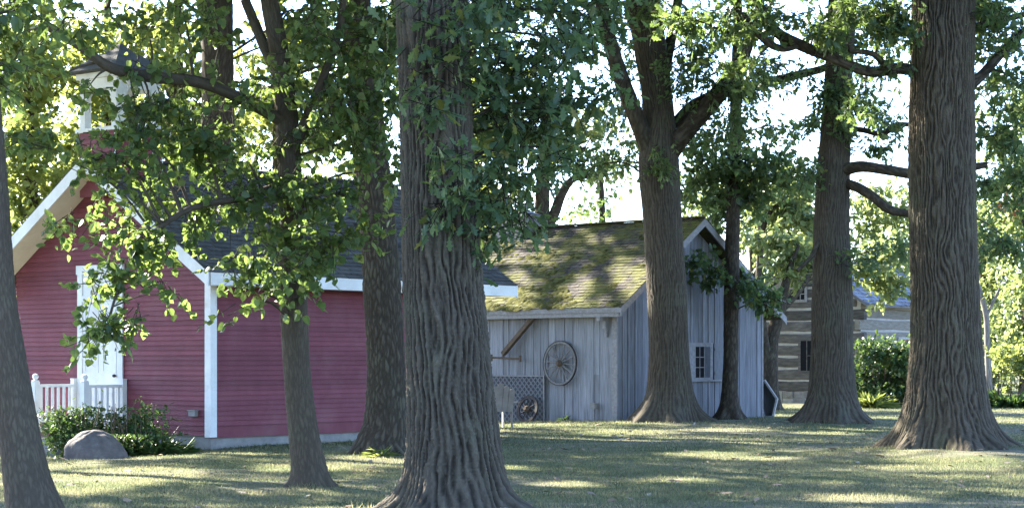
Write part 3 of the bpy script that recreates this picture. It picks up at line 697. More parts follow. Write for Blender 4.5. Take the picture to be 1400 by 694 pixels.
def spline(pts, n):
    pts = np.asarray(pts, float); k = len(pts)
    s = np.concatenate([[0], np.cumsum(np.linalg.norm(np.diff(pts[:, :3], axis=0), axis=1))])
    u_ = np.linspace(0, s[-1], n); out = np.zeros((n, pts.shape[1]))
    m_ = np.gradient(pts, s, axis=0) if k > 2 else np.repeat([(pts[1] - pts[0]) / s[-1]], 2, 0)
    i = np.clip(np.searchsorted(s, u_, 'right') - 1, 0, k - 2); h = (s[i+1] - s[i])[:, None]; tt = ((u_ - s[i])[:, None]) / h
    return (2*tt**3-3*tt**2+1)*pts[i] + (tt**3-2*tt**2+tt)*h*m_[i] + (-2*tt**3+3*tt**2)*pts[i+1] + (tt**3-tt**2)*h*m_[i+1]
def bark_tube(path, nseg, nring, amp, cell, stretch, seed, flare=None, rings=None, rope=0):
    """path rows = x, y, z, radius; returns verts, faces, bark attribute. flare = (extra radius, height, lobes)"""
    sp_ = spline(path, nring) if rings is None else rings
    c, r = sp_[:, :3], sp_[:, 3]; n = len(c)
    d = unit(np.gradient(c, axis=0)); ref = np.array([1.0, .13, .2]) if abs(d[0][2]) > .6 else np.array([.1, .2, 1.0])
    a = unit(ref - d * (d @ ref)[:, None]); b = np.cross(d, a)
    th = np.linspace(0, 2*math.pi, nseg, endpoint=False); ct, st_ = np.cos(th), np.sin(th)
    s = np.concatenate([[0], np.cumsum(np.linalg.norm(np.diff(c, axis=0), axis=1))])[:, None] + 0 * ct
    R_ = np.repeat(r[:, None], nseg, 1)
    if flare:
        ex, hh, lobes, ph = flare; zz = np.maximum(c[:, 2:3] - c[0, 2] - .25, -.1)
        lob = np.zeros(nseg); rs = np.random.default_rng(seed)
        for j in range(lobes):
            p0 = 2*math.pi*(j + rs.uniform(-.25, .25)) / lobes + ph; dd = np.angle(np.exp(1j * (th - p0))); lob += rs.uniform(.7, 1.2) * np.exp(-(dd / (1.7 / lobes))**2)
        k1 = np.exp(-zz / hh); R_ = R_ + ex * k1 * (.40 + .80 * lob[None, :] * np.clip(k1 * 1.1, 0, 1) * (.7 + .6 * vnoise(ct * 1.7 + seed, st_ * 1.7, 0 * ct)[None, :]))
    r0 = max(r.mean(), .03)
    X, Y_, Z_ = ct[None, :] * r0 / cell + seed * 7.3 + 0 * s, st_[None, :] * r0 / cell + seed * 3.1 + 0 * s, s / (cell * stretch)
    wx = (fbm(X * .4, Y_ * .4, Z_ * 1.5 + 9, 3) - .5) * 1.9; wy = (fbm(X * .4 + 31, Y_ * .4, Z_ * 1.5, 3) - .5) * 1.9
    f1 = voronoi(X + wx, Y_ + wy, Z_); f2 = voronoi(X * 2.2 + wx, Y_ * 2.2 + wy + 5, Z_ * 2.6)
    sm_ = lambda x, e: (lambda q: q * q * (3 - 2 * q))(np.clip(x / e, 0, 1))
    if rope:   # long interlacing ridges with narrow furrows between them
        nr = int(2 * math.pi * r0 / rope); cy, sy = ct[None, :] + 0 * s, st_[None, :] + 0 * s; kk = 2 * math.pi * r0 / 1.1; tt_ = th[None, :] / (2 * math.pi)
        w1 = fbm(cy * kk + seed, sy * kk, s * 1.5, 3) - .5; w2 = fbm(cy * kk + seed + 40, sy * kk, s * 1.5 + 9, 3) - .5; w3 = fbm(cy * kk * 2.2, sy * kk * 2.2 + seed, s * 4, 2) - .5
        r1 = .5 + .5 * np.cos(2 * math.pi * (tt_ * nr + 3.8 * w1 + .9 * w3)); r2 = .5 + .5 * np.cos(2 * math.pi * (tt_ * int(nr * .83) + 3.8 * w2 - .9 * w3))
        rg = 1 - (1 - r1**1.15) * (1 - .42 * r2**1.6)
        h_rope = .66 * np.clip(rg - .04, 0, 1)**.8 + .20 * fbm(X * 2.2, Y_ * 2.2, Z_ * 6, 3) + .32 * np.abs(2 * vnoise(X * 2.6 + 2, Y_ * 2.6, Z_ * 14) - 1) - .10 * (fbm(X * .2, Y_ * .2, Z_ * .8 + 3, 2) - .4)
    h = .66 * sm_(f1, .5) + .14 * sm_(f2, .5) + .26 * fbm(X * 2.5, Y_ * 2.5, Z_ * 3, 3)
    if rope: h = h_rope
    low = fbm(X * .12, Y_ * .12, Z_ * .25, 2) - .5
    Rr = R_ * (1 + .10 * low) + amp * (h - .6)
    V = c[:, None, :] + Rr[..., None] * (a[:, None, :] * ct[None, :, None] + b[:, None, :] * st_[None, :, None])
    id_ = np.arange(n * nseg).reshape(n, nseg); nx_ = np.roll(id_, -1, 1)
    q_ = np.stack([id_[:-1], nx_[:-1], nx_[1:], id_[1:]], -1).reshape(-1, 4)
    return V.reshape(-1, 3), q_, np.clip(h, 0, 1).ravel()
def tube_obj(name, arrs, m, parent):
    vs_, qs, bs, off = [], [], [], 0
    for v_, q_, b_ in arrs: vs_.append(v_); qs.append(q_ + off); bs.append(b_); off += len(v_)
    q_ = np.concatenate(qs)
    return from_arrays(name, np.concatenate(vs_), q_, np.full(len(q_), 4), m, parent, {'bark': ('POINT', np.concatenate(bs))}, True)

class Tree:
    """path: rows (px, py, halfwidth_px) at depth Y, from the base up; continued to height top above the picture"""
    def __init__(s, name, label, Y, rows, bark, leaf, tpl, lsize, top=14, res=(64, 160), amp=.008, cell=.06, stretch=6, flare=(.3,.3,6,0), seed=1, cat='tree', group=None, lean=(0, 0), rope=0):
        k = Y / F; s.Y, s.leaf, s.tpl, s.ls, s.seed, s.bark = Y, leaf, tpl, lsize, seed, bark
        pts = [np.array([*pt(a, b, Y), w_ * k]) for a, b, w_ in rows]
        g_ = gz(pts[0][0], Y)
        p0 = pts[0].copy(); p0[2] = g_ - .25; pts[0] = np.array([pts[0][0], Y, max(pts[0][2], g_ + .05), pts[0][3]]); pts = [p0] + pts
        zl = pts[-1][2]; s.vis = zl
        if top > zl + 1:
            l = pts[-1]; dr = (pts[-1] - pts[-2]); dr = dr / max(dr[2], .1); h_ = top - zl
            pts.append(np.array([l[0] + dr[0] * h_ * .4 + lean[0] * .4, Y + lean[1] * .4, zl + h_ * .45, l[3] * .72])); pts.append(np.array([l[0] + dr[0] * h_ * .5 + lean[0], Y + lean[1], top, l[3] * .2]))
        s.path = np.array(pts)
        s.root = thing(name, label, cat, (pts[0][0], Y, g_), 0, group); s.o = np.array([pts[0][0], Y, g_])
        dense = spline(s.path, 1500); zz = dense[:, 2]; nv = res[1]
        hi = min(zl + .3, top); want = np.concatenate([np.linspace(zz[0], hi, nv), np.linspace(hi, zz.max(), 14)[1:]]) if top > zl + 1 else np.linspace(zz[0], zz.max(), nv)
        rings = np.stack([np.interp(want, zz, dense[:, j]) for j in range(4)], 1)
        tube_obj('trunk', [bark_tube(None, res[0], 0, amp, cell, stretch, seed, flare, rings, rope)], M[bark], s.root).matrix_parent_inverse = Matrix.Translation(-Vector(s.o))
        s.limbs = [dense]; s.P = []; s.tw = []; s.br = []
    def fix(s, o): o.matrix_parent_inverse = Matrix.Translation(-Vector(s.o)); return o
    def limb(s, rows, nseg=20, amp=.006, name='limb'):
        """rows (px, py, halfwidth_px, depth offset) – a limb the photo shows"""
        pts = np.array([[*pt(a, b, s.Y + d_), w_ * s.Y / F] for a, b, w_, d_ in rows])
        L = np.linalg.norm(np.diff(pts[:, :3], axis=0), axis=1).sum(); n = int(np.clip(L / .06, 12, 140))
        s.fix(tube_obj(name, [bark_tube(pts, nseg, n, amp, .05, 5, s.seed + len(s.limbs))], M[s.bark], s.root)); s.limbs.append(spline(pts, 200))
    def _attach(s, c, r0):
        al = np.concatenate([l[::8] for l in s.limbs]); d = np.linalg.norm(al[:, :2] - c[:2], axis=1); dz = c[2] - al[:, 2]
        cost = np.sqrt(d**2 + dz**2) + np.where(dz < .25 * d, (.25 * d - dz) * 1.2, 0) + np.where(al[:, 2] < 1.9, 5, 0)
        k = al[np.argmin(cost)]; D = np.linalg.norm(c - k[:3])
        if D < .3: return
        mid = (k[:3] + c) / 2 + np.array([0, 0, .10 * D]) + rng.normal(size=3) * .05 * D; r_ = min(k[3] * .6, r0 * (.5 + .16 * D))
        s.br.append(bark_tube(np.array([[*k[:3], r_], [*mid, r_ * .65], [*c, r_ * .22]]), 8, max(8, int(D * 5)), .003, .05, 4, s.seed + len(s.br)))
    def blob(s, px, py, rx, ry, dy=0, depth=1.2, n=60, per=8, size=None, tw=.4, droop=.3, br=True):
        Y = s.Y + dy; k = Y / F; c = pt(px, py, Y)
        p = sprays(c, (rx * k, depth, ry * k), n, per, size or s.ls, tw, droop, 8); s.P.append(p[:4]); s.tw.append(p[4:])
        if br: s._attach(c, .035)
    def canopy(s, x, y, z, rx, ry, rz, n, size=.34):  # coarse-leaved upper crown out of view, added to shade what lies below
        p = sprays((x, y, z), (rx, ry, rz), int(n * 1.0) // 6, 6, size, .9, .15); s.P.append(p[:4]); s._attach(np.array([x, y, z]), .06)
    def done(s, twigs=True):
        P, T, N, S = (np.concatenate([p[i] for p in s.P]) for i in range(4)); tw = None
        if twigs and s.tw:
            a = np.concatenate([t_[0] for t_ in s.tw]); b = np.concatenate([t_[1] for t_ in s.tw]); n = len(a)
            ax = unit(b - a); e1 = unit(np.cross(ax, np.array([.3, .2, 1.0]))); e2 = np.cross(ax, e1)
            ring = lambda c_, r_: np.stack([c_ + (e1 * math.cos(q_) + e2 * math.sin(q_)) * r_ for q_ in (0, 2.09, 4.19)], 1)
            V = np.concatenate([ring(a - ax * .15, .006), ring(b, .002)], 1)
            q_ = np.array([[0,1,4,3], [1,2,5,4], [2,0,3,5]])[None] + (np.arange(n) * 6)[:, None, None]
            tw = (V.reshape(-1, 3), q_.reshape(-1, 4), M[s.bark])
        s.fix(leaf_object('crown', P, T, N, S, s.tpl, M[s.leaf], s.root, True, tw))
        for b_ in s.br: s.fix(tube_obj('branch', [b_], M[s.bark], s.root))
        return s.root

# centre oak, closest big trunk
t = Tree('oak_tree', 'massive deeply furrowed oak trunk in front, between the red schoolhouse and shed', 19.3,
   [(621,700,64), (619,600,61), (613,500,56), (606,400,53.5), (601,300,51), (597,200,49), (594,100,48), (590,0,49)], 'bark_oak', 'leaf_oak', 'oak', .135, top=13, res=(560, 620), amp=.048, cell=.043, stretch=10,
   flare=(.34,.26,7,.4), seed=3, rope=.066)
for a in ((600,70,40,60,-.6,.3,14), (590,150,36,40,-.75,.3,16), (615,225,42,30,-.7,.3,18), (640,265,40,38,-.5,.4,24), (600,280,20,18,-.6,.2,6), (560,40,20,50,.4,.4,14),
          (680,60,55,70,0,1,75), (740,90,60,60,.5,1.2,85), (790,60,45,70,.8,1,60), (710,150,60,40,.3,.9,60), (780,140,50,40,.6,.9,55), (700,220,45,40,.2,.7,34), (680,280,35,45,0,.6,40),
          (720,300,20,20,.3,.4,7), (760,200,45,30,.4,.6,20), (800,20,50,40,.9,1,40), (700,10,70,40,.4,1,60), (665,320,22,18,-.1,.4,10), (610,20,50,30,-.6,.4,18), (735,165,50,30,.5,.7,35)):
    t.blob(*a[:6], n=a[6], per=6, tw=.3)
for a in ((-1,20,9,5.5,4,2.6,5200), (4,22,9.5,4.5,4,2.2,3800), (-5,21,9.5,3,4,2,2200)): t.canopy(*a)
t.done()
# small linden with the hanging leaves
t = Tree('linden_tree', 'slim linden trunk with low hanging heart-leaved boughs in front of the red side wall', 23.1,
   [(424,665,23), (416,600,21), (406,500,18.5), (401,400,18.5), (398,300,18), (394,200,16), (388,110,14), (368,0,12)], 'bark_brown', 'leaf_linden', 'heart', .088, top=12, res=(150, 320), amp=.009, cell=.026, stretch=7,
   flare=(.13,.16,5,1), seed=5)
t.limb([(394,170,9,0), (330,135,8,-.3), (270,112,8,-.6), (205,105,8,-.9), (150,92,7,-1.2), (112,66,5.5,-1.4), (60,30,4,-1.5)])
t.limb([(396,215,8,0), (420,160,7,-.2), (440,110,6,-.3), (462,50,5,-.3), (470,0,5,-.3)])
t.limb([(390,120,9,0), (360,60,8,.3), (335,0,7,.4)])
t.limb([(394,250,6,0), (330,270,5,-.8), (250,290,4,-1.3), (190,340,3,-1.6), (160,400,2.2,-1.7), (145,450,1.5,-1.7)])
for a in ((200,190,30,34,-1.2,.5,22), (198,128,22,30,-1.2,.4,16), (178,172,20,20,-1.2,.4,10), (192,98,26,16,-1.2,.3,11), (205,150,18,24,-1.2,.3,11), (120,120,14,20,-1.3,.3,5), (155,205,30,24,-1.3,.5,16), (120,200,26,26,-1.3,.5,10), (185,150,22,22,-1.2,.4,8), (140,235,40,30,-1.4,.6,22), (225,260,50,45,-1.2,.8,52), (170,310,45,35,-1.5,.6,38), (215,330,50,30,-1.3,.6,42), (145,390,40,40,-1.7,.5,34), (165,435,32,28,-1.7,.4,26),
          (125,465,22,18,-1.7,.3,12), (210,390,26,14,-1.5,.3,7), (240,405,16,8,-1.5,.2,4), (95,300,30,40,-1.4,.5,16), (70,210,45,50,-1.3,.7,26), (70,110,40,40,-1.3,.7,14),
          (270,180,60,50,-.8,.9,85), (280,250,55,45,-.9,.8,75), (270,300,45,25,-1.1,.6,34), (330,200,60,60,-.5,1,74), (350,280,60,50,-.7,.9,95), (390,240,60,50,-.5,1,90), (420,300,60,50,-.6,.9,95),
          (380,350,60,38,-.7,.7,75), (420,370,40,25,-.7,.5,34), (345,365,40,25,-.7,.5,30), (325,425,16,20,-.9,.2,8), (350,400,20,14,-.8,.2,9), (455,330,45,35,-.3,.7,44), (390,395,28,14,-.8,.3,14),
          (300,60,70,60,-.4,1.1,36), (200,35,70,30,-.8,1,30), (255,125,40,40,-.9,.9,34), (430,70,60,50,-.3,1.1,64), (470,90,60,70,-.1,1.1,76), (490,190,55,55,-.1,1,70), (510,60,50,60,.1,1,80), (520,140,45,50,0,.9,70),
          (430,170,60,50,-.4,1,66), (500,260,40,40,-.3,.7,45), (530,230,26,40,-.2,.6,28), (110,25,60,24,-1,1,14), (20,60,50,50,-1,.9,12), (330,125,60,46,-.4,1,44), (420,15,70,36,0,1.2,44), (530,20,40,30,0,.9,50),
          (515,325,14,16,-.4,.3,6), (445,130,50,50,0,.9,60), (250,15,70,30,-.4,1,20)):
    t.blob(*a[:6], n=int(a[6] * (.62 if a[1] > 175 and a[0] > 220 else .85)), per=8, tw=.3, droop=.45)
for a in ((-3,24,10,4.5,3.5,2.6,3600), (-7,23,10,3.5,3,2.6,2600)): t.canopy(*a)
t.done()
# leaning trunk at the left edge
t = Tree('leaning_tree', 'brown trunk at the left edge leaning away from the lawn', 18.2,
   [(46,720,34), (36,650,31), (27,600,28.5), (11,500,26), (-4,400,25), (-11,300,25), (-18,200,24), (-30,60,22)], 'bark_brown', 'leaf_linden', 'heart', .10, top=11, res=(170, 320), amp=.009, cell=.026, stretch=6, flare=(.10,.2,5,0), seed=6)
for a in ((10,30,50,40,.4,.8,22), (60,15,50,30,.5,.8,18), (30,100,40,40,.6,.7,16)): t.blob(*a[:6], n=a[6], per=7, tw=.3, droop=.4)
for a in ((-5.5,18.5,9.2,3,3,2,2200), (-9,20,9.5,3.5,3,2.2,2200)): t.canopy(*a)
t.done()
# rough oak beside the schoolhouse side wall
t = Tree('oak_tree', 'rough grey oak trunk just behind the slim linden, its foot lit by sun', 30.0,
   [(522,622,30), (527,580,28), (528,540,27), (527,480,26), (523,400,26), (516,300,24.5), (507,210,23), (496,100,21), (486,0,20)], 'bark_dark', 'leaf_oak', 'oak', .14, top=15, res=(200, 280), amp=.030, cell=.045, stretch=5, flare=(.20,.35,6,.3), seed=8)
for a in ((540,40,60,50,.5,1.2,34), (450,30,70,50,.6,1.2,30), (600,60,60,60,1,1.2,40), (540,120,50,50,1,1,26), (460,130,60,50,1.2,1.2,26), (660,30,50,40,1.2,1.2,40)): t.blob(*a[:6], n=a[6], per=6, tw=.35)
for a in ((-3,31,12,6,5,3,6500), (-7,30,11,4,4,2.6,3400), (2,29,12,4,4,2.4,3400)): t.canopy(*a)
t.done()
# right-hand big oak
t = Tree('oak_tree', 'great straight oak trunk at the right with wide root flare on bare soil', 31.9,
   [(1294,615,57), (1294,560,54), (1294,480,48), (1292,400,45.5), (1289,300,44), (1288,200,43.5), (1288,100,42), (1290,0,42)], 'bark_oak', 'leaf_oak', 'oak', .15, top=16, res=(520, 560), amp=.044, cell=.045, stretch=10, flare=(.48,.42,7,.9), seed=12, rope=.07)
t.limb([(1262,100,8,0), (1235,94,8,-.1), (1190,98,7.5,-.3), (1140,80,7,-.5), (1095,62,7.5,-.6), (1062,44,7,-.7), (1040,10,6,-.8), (1020,-30,5,-.9)])
t.limb([(1095,62,4,-.6), (1065,66,5,-.8), (1030,40,4.5,-1), (1015,20,3.5,-1.1), (1000,45,3,-1.1), (982,40,2,-1.2)])
t.limb([(1215,97,5,-.2), (1195,75,4,-.4), (1160,70,3,-.6)])
t.limb([(1318,125,8,0), (1345,100,7,.2), (1372,70,6.5,.4), (1410,35,6,.6)])
t.limb([(1318,40,6,0), (1360,30,5,.5), (1420,15,4,.8)])
for a in ((1060,20,60,26,-.8,1,20), (1000,30,50,24,-1,.9,22), (930,26,34,18,-1.2,.4,16), (1120,40,50,26,-.6,.9,22), (1200,60,40,40,-.4,.9,24), (1220,25,40,28,-.4,.9,26), (1370,40,50,40,.5,1.2,40), (1390,110,40,50,.7,1.2,40),
          (1350,15,50,26,.4,1,36), (1360,180,34,40,.9,1,30), (1390,230,34,50,1,1,36), (1180,140,30,22,-.3,.6,10), (1030,90,40,24,-1,.7,16), (1150,20,40,24,-.6,.8,18)):
    t.blob(*a[:6], n=int(a[6] * 2.3), per=8, tw=.3)
for a in ((7.5,32,12.5,6.5,5,3,7000), (3,31,12,4,4,2.4,3600), (11,31,11,4,4,2.6,3400)): t.canopy(*a)
t.done()
# oak before the shed gable
t = Tree('oak_tree', 'tall forked oak with spreading limbs standing before the gable corner of the grey shed', 46.2,
   [(914,578,36), (915,550,31), (915,500,27.5), (912,400,26.5), (906,300,26), (901,220,27), (900,150,21), (888,60,22), (878,0,23)], 'bark_dark', 'leaf_oak', 'oak', .155, top=17, res=(240, 320), amp=.022, cell=.07, stretch=9, flare=(.42,.5,6,.5), seed=15, rope=.06)
t.limb([(893,215,14,0), (872,165,12,-.3), (850,110,11,-.5), (832,50,10,-.7), (818,-20,9,-.8)], 28, .012)
t.limb([(905,120,9,.1), (912,80,8,.2), (922,30,7,.3), (930,-20,6,.3)], 20, .01)
t.limb([(912,215,14,0), (930,190,13,-.2), (960,155,12,-.4), (990,118,12,-.6), (1015,80,9,-.8), (1030,30,7,-1)], 28, .012)
t.limb([(920,172,7,.2), (945,145,7,.1), (985,128,7,0), (1040,116,6.5,-.1), (1085,104,6,-.2), (1130,92,5,-.3), (1180,60,3.5,-.4)], 20, .008)
for a in ((985,180,50,26,-.3,1,36), (950,100,50,40,-.5,1.2,42), (1010,130,50,40,-.6,1.2,40), (860,60,36,50,.8,1,22), (845,150,20,40,.6,.8,10), (960,50,40,30,-.5,1,26), (1060,90,40,30,-.6,1,18), (905,10,60,30,-.3,1.2,26),
          (905,225,22,14,-.6,.3,10), (830,215,50,22,1.2,1,24), (790,235,34,18,1.3,.8,10)):
    t.blob(*a[:6], n=int(a[6] * 2.5), per=9, tw=.36)
for a in ((3.7,46,14,7,6,3.5,5400), (-1,45,13,4.5,5,3,3400), (3,40,13,5,4,2.6,3200)): t.canopy(*a)
t.done()
# slender tree against the gable
t = Tree('slender_tree', 'slender dark trunk close against the shed gable, right of its window', 49.0,
   [(998,571,13), (998,540,11.5), (999,500,10.5), (1000,400,10.5), (1002,300,9.5), (1005,200,8.5), (1007,100,7.5), (1008,40,6.5)], 'bark_dark', 'leaf_oak', 'simple', .15, top=14, res=(80, 200), amp=.012, cell=.06, stretch=4, flare=(.22,.3,5,0), seed=18)
for a in ((1000,225,55,24,0,1.1,50), (960,240,40,20,-.2,.9,30), (1040,215,45,24,.2,1,40), (1070,240,40,20,.3,1,28), (975,270,36,18,.4,.9,24), (1025,270,36,20,.3,.9,24), (960,367,26,12,-.6,.5,12), (945,357,16,8,-.6,.3,5), (975,382,20,9,-.6,.4,6),
          (1030,397,28,13,-.5,.5,14), (1045,412,22,11,-.5,.4,9), (1025,385,16,10,-.5,.4,6), (990,300,30,14,.2,.6,10), (1080,170,40,16,.4,.9,12), (950,190,30,16,0,.7,14)):
    t.blob(*a[:6], n=int(a[6] * 2.4), per=9, tw=.34)
for a in ((6,49,14,5,5,3,2800), (1,52,14,5,5,3,3000)): t.canopy(*a)
t.done()
# oak between shed and right oak
t = Tree('oak_tree', 'sturdy oak with crooked side limbs standing in front of the log cabin', 45.0,
   [(1138,580,38), (1138,550,33), (1138,500,29.5), (1138,400,27), (1137,300,24), (1139,240,22.5), (1142,190,20.5), (1147,100,18.5), (1152,0,19)], 'bark_dark', 'leaf_oak', 'oak', .155, top=16, res=(240, 320), amp=.024, cell=.052, stretch=7, flare=(.42,.45,6,.2), seed=21, rope=.056)
t.limb([(1142,236,9,0), (1175,228,8,-.5), (1210,232,7,-1), (1250,238,6.5,-1.2), (1300,236,5,-1.4), (1350,225,4,-1.5)], 20, .008)
t.limb([(1146,248,7,0), (1172,256,7,-.4), (1195,270,6.5,-.7), (1215,286,6,-.9), (1250,293,5,-1), (1300,300,4,-1.1)], 20, .008)
t.limb([(1145,172,4,0), (1180,178,4,-.3), (1210,182,4,-.5), (1222,172,4,-.5), (1245,170,3,-.6)], 14, .005)
t.limb([(1135,310,4,0), (1122,325,3.5,-.2), (1108,352,3,-.3), (1090,370,2.5,-.4)], 12, .004)
for a in ((1145,95,34,40,-.5,.7,26), (1150,150,28,34,-.6,.6,26), (1185,150,26,22,-.4,.6,12), (1215,170,26,16,-.5,.6,12), (1110,240,30,20,0,.9,16), (1200,200,26,14,-.4,.6,8), (1190,40,40,30,0,.9,24), (1210,340,40,26,-1,.9,18),
          (1100,180,30,16,.3,.8,8), (1350,260,30,30,-1.5,1,22), (1370,320,34,30,-1.6,1,22), (1350,350,20,24,-1.3,.8,10)):
    t.blob(*a[:6], n=int(a[6] * 2.5), per=9, tw=.36)
for a in ((7.3,45,14,6,6,3.4,4800), (12,44,13,4.5,5,3,2600)): t.canopy(*a)
t.done()
# forked trunk behind the shed corner
t = Tree('forked_tree', 'dark forked trunk behind the far eave of the shed, against the log cabin', 57.5,
   [(1053,560,14), (1052,520,12), (1052,488,12), (1056,462,9), (1063,432,9), (1070,405,7), (1079,370,5), (1092,335,2)], 'bark_dark', 'leaf_far', 'simple', .2, top=0, res=(60, 100), amp=.012, cell=.06, stretch=4, flare=(.1,.3,5,0), seed=24)
t.limb([(1051,492,8,0), (1044,465,7,-.2), (1041,430,6,-.3), (1038,390,5,-.3)], 14, .008)
t.limb([(1066,425,6,0), (1085,405,5.5,.2), (1100,385,5,.4), (1112,365,4,.5)], 14, .008)
for a in ((1090,370,30,20,.5,1,20), (1070,350,30,22,.5,1,18), (1100,345,30,24,.8,1,22), (1060,320,30,22,.6,1,14), (1180,370,40,22,1.5,1.2,30), (1215,385,40,16,1.6,1.2,26), (1200,345,40,20,1.7,1.2,22)): t.blob(*a[:6], n=int(a[6] * 2.2), per=9, tw=.42)
t.done()
# thin forked sapling beyond the shed
t = Tree('young_tree', 'thin dark young tree with a high fork beyond the shed roof', 66.0,
   [(1036,520,6), (1037,420,5), (1039,350,4.5), (1043,310,4.5), (1052,290,4), (1072,275,3)], 'bark_dark', 'leaf_far', 'simple', .2, top=0, res=(30, 80), amp=.006, flare=(.05,.2,4,0), seed=27)
t.limb([(1041,318,4,0), (1034,285,3.5,0), (1028,260,3,0), (1022,235,2,0)], 10, .004)
for a in ((1070,290,34,24,0,1.2,40), (1030,260,34,24,0,1.2,36), (1090,260,34,24,.5,1.2,36), (1060,320,30,18,0,1,22), (1050,240,34,20,.5,1,24), (1100,310,30,22,.5,1,26)): t.blob(*a[:6], n=int(a[6] * 2.2), per=9, tw=.42)
t.done()
# dark trunk behind the schoolhouse
t = Tree('oak_tree', 'thick dark trunk rising behind the schoolhouse roof, seen through the leaves', 46.0,
   [(300,578,30), (299,400,25), (298,200,23), (297,90,22), (296,0,22)], 'bark_dark', 'leaf_oak', 'oak', .17, top=17, res=(90, 120), amp=.02, cell=.07, stretch=5, flare=(.3,.4,6,0), seed=30)
for a in ((340,40,70,40,0,1.5,16), (240,20,60,40,-.5,1.5,10), (430,60,80,50,.5,1.5,16), (500,40,70,60,1,1.5,14), (600,90,60,60,1.5,1.5,24)): t.blob(*a[:6], n=a[6], per=7, tw=.5)
for a in ((-7,46,14,7,6,3.5,6200), (-11,44,12,5,5,3,3400), (-2,47,13,4.5,5,3,2600)): t.canopy(*a)
t.done()
# trees off the left edge whose crowns shade lawn and schoolhouse
for x_, y_, zz, lab in ((-14.5, 34, 12, 'shade tree out beyond the left edge near the schoolhouse front'), (-13, 27, 11, 'shade tree out beyond the left edge near the leaning trunk'), (-19, 44, 13, 'shade tree out beyond the left edge behind the schoolhouse')):
    px_ = 700 + x_ / y_ * F
    t = Tree('shade_tree', lab, y_, [(px_, HZ + CH * F / y_, 26), (px_, 400, 22), (px_ + 4, 200, 20), (px_ + 6, 60, 18)], 'bark_dark', 'leaf_oak', 'oak', .17, top=zz + 3, res=(60, 90), amp=.015, flare=(.3,.4,6,0), seed=int(-x_ * 3))
    for a in ((0,0,0,5,4.5,3,4600), (-4,-1,-1,3.5,3.5,2.5,2000), (3.4,1,-2,3,3,2.2,2200)): t.canopy(x_ + a[0], y_ + a[1], zz + a[2], *a[3:])
    t.done()

# sun-lit trees beyond the buildings
def far_tree(name, label, px_, Y, hw, top_py, blobs, leaf='leaf_far', bark='bark_dark', size=.26, seed=40, grp='sunlit trees beyond the buildings'):
    yb = HZ + CH * F / Y
    t = Tree(name, label, Y, [(px_, yb, hw * 1.2), (px_ + 2, (yb + top_py) / 2, hw), (px_ - 3, top_py, hw * .5)], bark, leaf, 'simple', size, top=0, res=(24, 50), amp=.01, flare=(.1,.3,5,0), seed=seed, group=grp)
    for a in blobs: t.blob(a[0], a[1], a[2], a[3], a[5] if len(a) > 5 else 0, 2.2, n=a[4], per=9, tw=.7)
    return t
t = Tree('backlit_tree', 'grey tree with two rising limbs behind the ridge of the mossy shed', 64.0,
   [(742,554,13), (742,400,11), (741,300,10.5), (743,240,9.5), (748,190,8), (752,140,6)], 'bark_dark', 'leaf_far', 'simple', .2, top=0, res=(40, 90), amp=.012, flare=(.1,.3,5,0), seed=41)
t.limb([(742,320,8,0), (758,292,7.5,0), (768,265,6.5,0), (782,246,5,0), (805,240,3.5,0), (830,236,2,0)], 14, .008)
t.limb([(744,230,5,0), (756,212,5,0), (775,202,4,0), (800,205,3,0)], 12, .006)
for a in ((770,200,40,16,26), (820,215,45,18,30), (790,178,50,20,34), (850,190,36,24,30), (720,200,34,24,24), (700,260,24,30,20), (715,300,16,12,10), (840,245,30,10,10), (700,160,40,30,26), (760,150,60,20,30), (830,150,40,20,26)):
    t.blob(*a[:4], 0, 1.6, n=a[4], per=8, tw=.55)
t.done()
t = far_tree('young_tree', 'single dark sapling poking up behind the shed roof right of the backlit tree', 824, 68, 6, 225, [(808,285,24,9,16), (786,291,18,7,10), (832,272,10,12,5), (826,235,20,10,6)], 'leaf_oak', 'bark_dark', .2, 43, None); t.done()
FT = [('pale sunlit tree peeking between slender trunk and shed gable', 960, 92, 8, 300, ((950,300,40,26,34), (975,260,40,30,30), (940,250,36,26,22))),
      ('pale sunlit tree just right of the slender trunk, above the shed roof', 1030, 100, 7, 330, ((1030,330,46,40,60), (1050,275,40,36,40), (1020,260,40,36,36), (1080,350,40,36,50))),
      ('pale sunlit tree above the ridge of the log cabin', 1110, 96, 7, 340, ((1110,320,44,50,60), (1090,285,34,24,26), (1090,380,40,30,40), (1075,400,30,20,20))),
      ('sunlit tree behind the cabin roof, between the two right oaks', 1205, 94, 8, 330, ((1205,320,44,50,66), (1190,280,34,34,38), (1230,265,30,30,34), (1180,370,40,24,44), (1230,370,36,24,40))),
      ('sunlit tree just right of the great oak', 1345, 88, 8, 330, ((1345,330,40,60,60), (1350,400,40,40,50), (1340,280,34,34,36), (1350,450,40,36,50), (1352,495,44,30,60))),
      ('sunlit tree at the right edge with full yellow-green crown', 1405, 84, 9, 200, ((1400,300,44,60,70), (1410,210,44,50,50), (1395,380,44,50,60), (1400,450,44,40,60), (1380,160,40,40,30), (1402,495,44,28,60))),
      ('sunlit tree further back behind the great oak', 1290, 110, 9, 330, ((1290,330,60,60,60), (1250,340,40,40,40), (1330,320,40,50,44)))]
for i, (lab, p_, Y_, hw, tp, bl) in enumerate(FT):
    t = far_tree('background_tree', lab, p_, Y_, hw, tp, [(a, b, c * 1.15, d * 1.15, int(e * 2.2)) for a, b, c, d, e in bl], seed=50 + i); t.done(False)
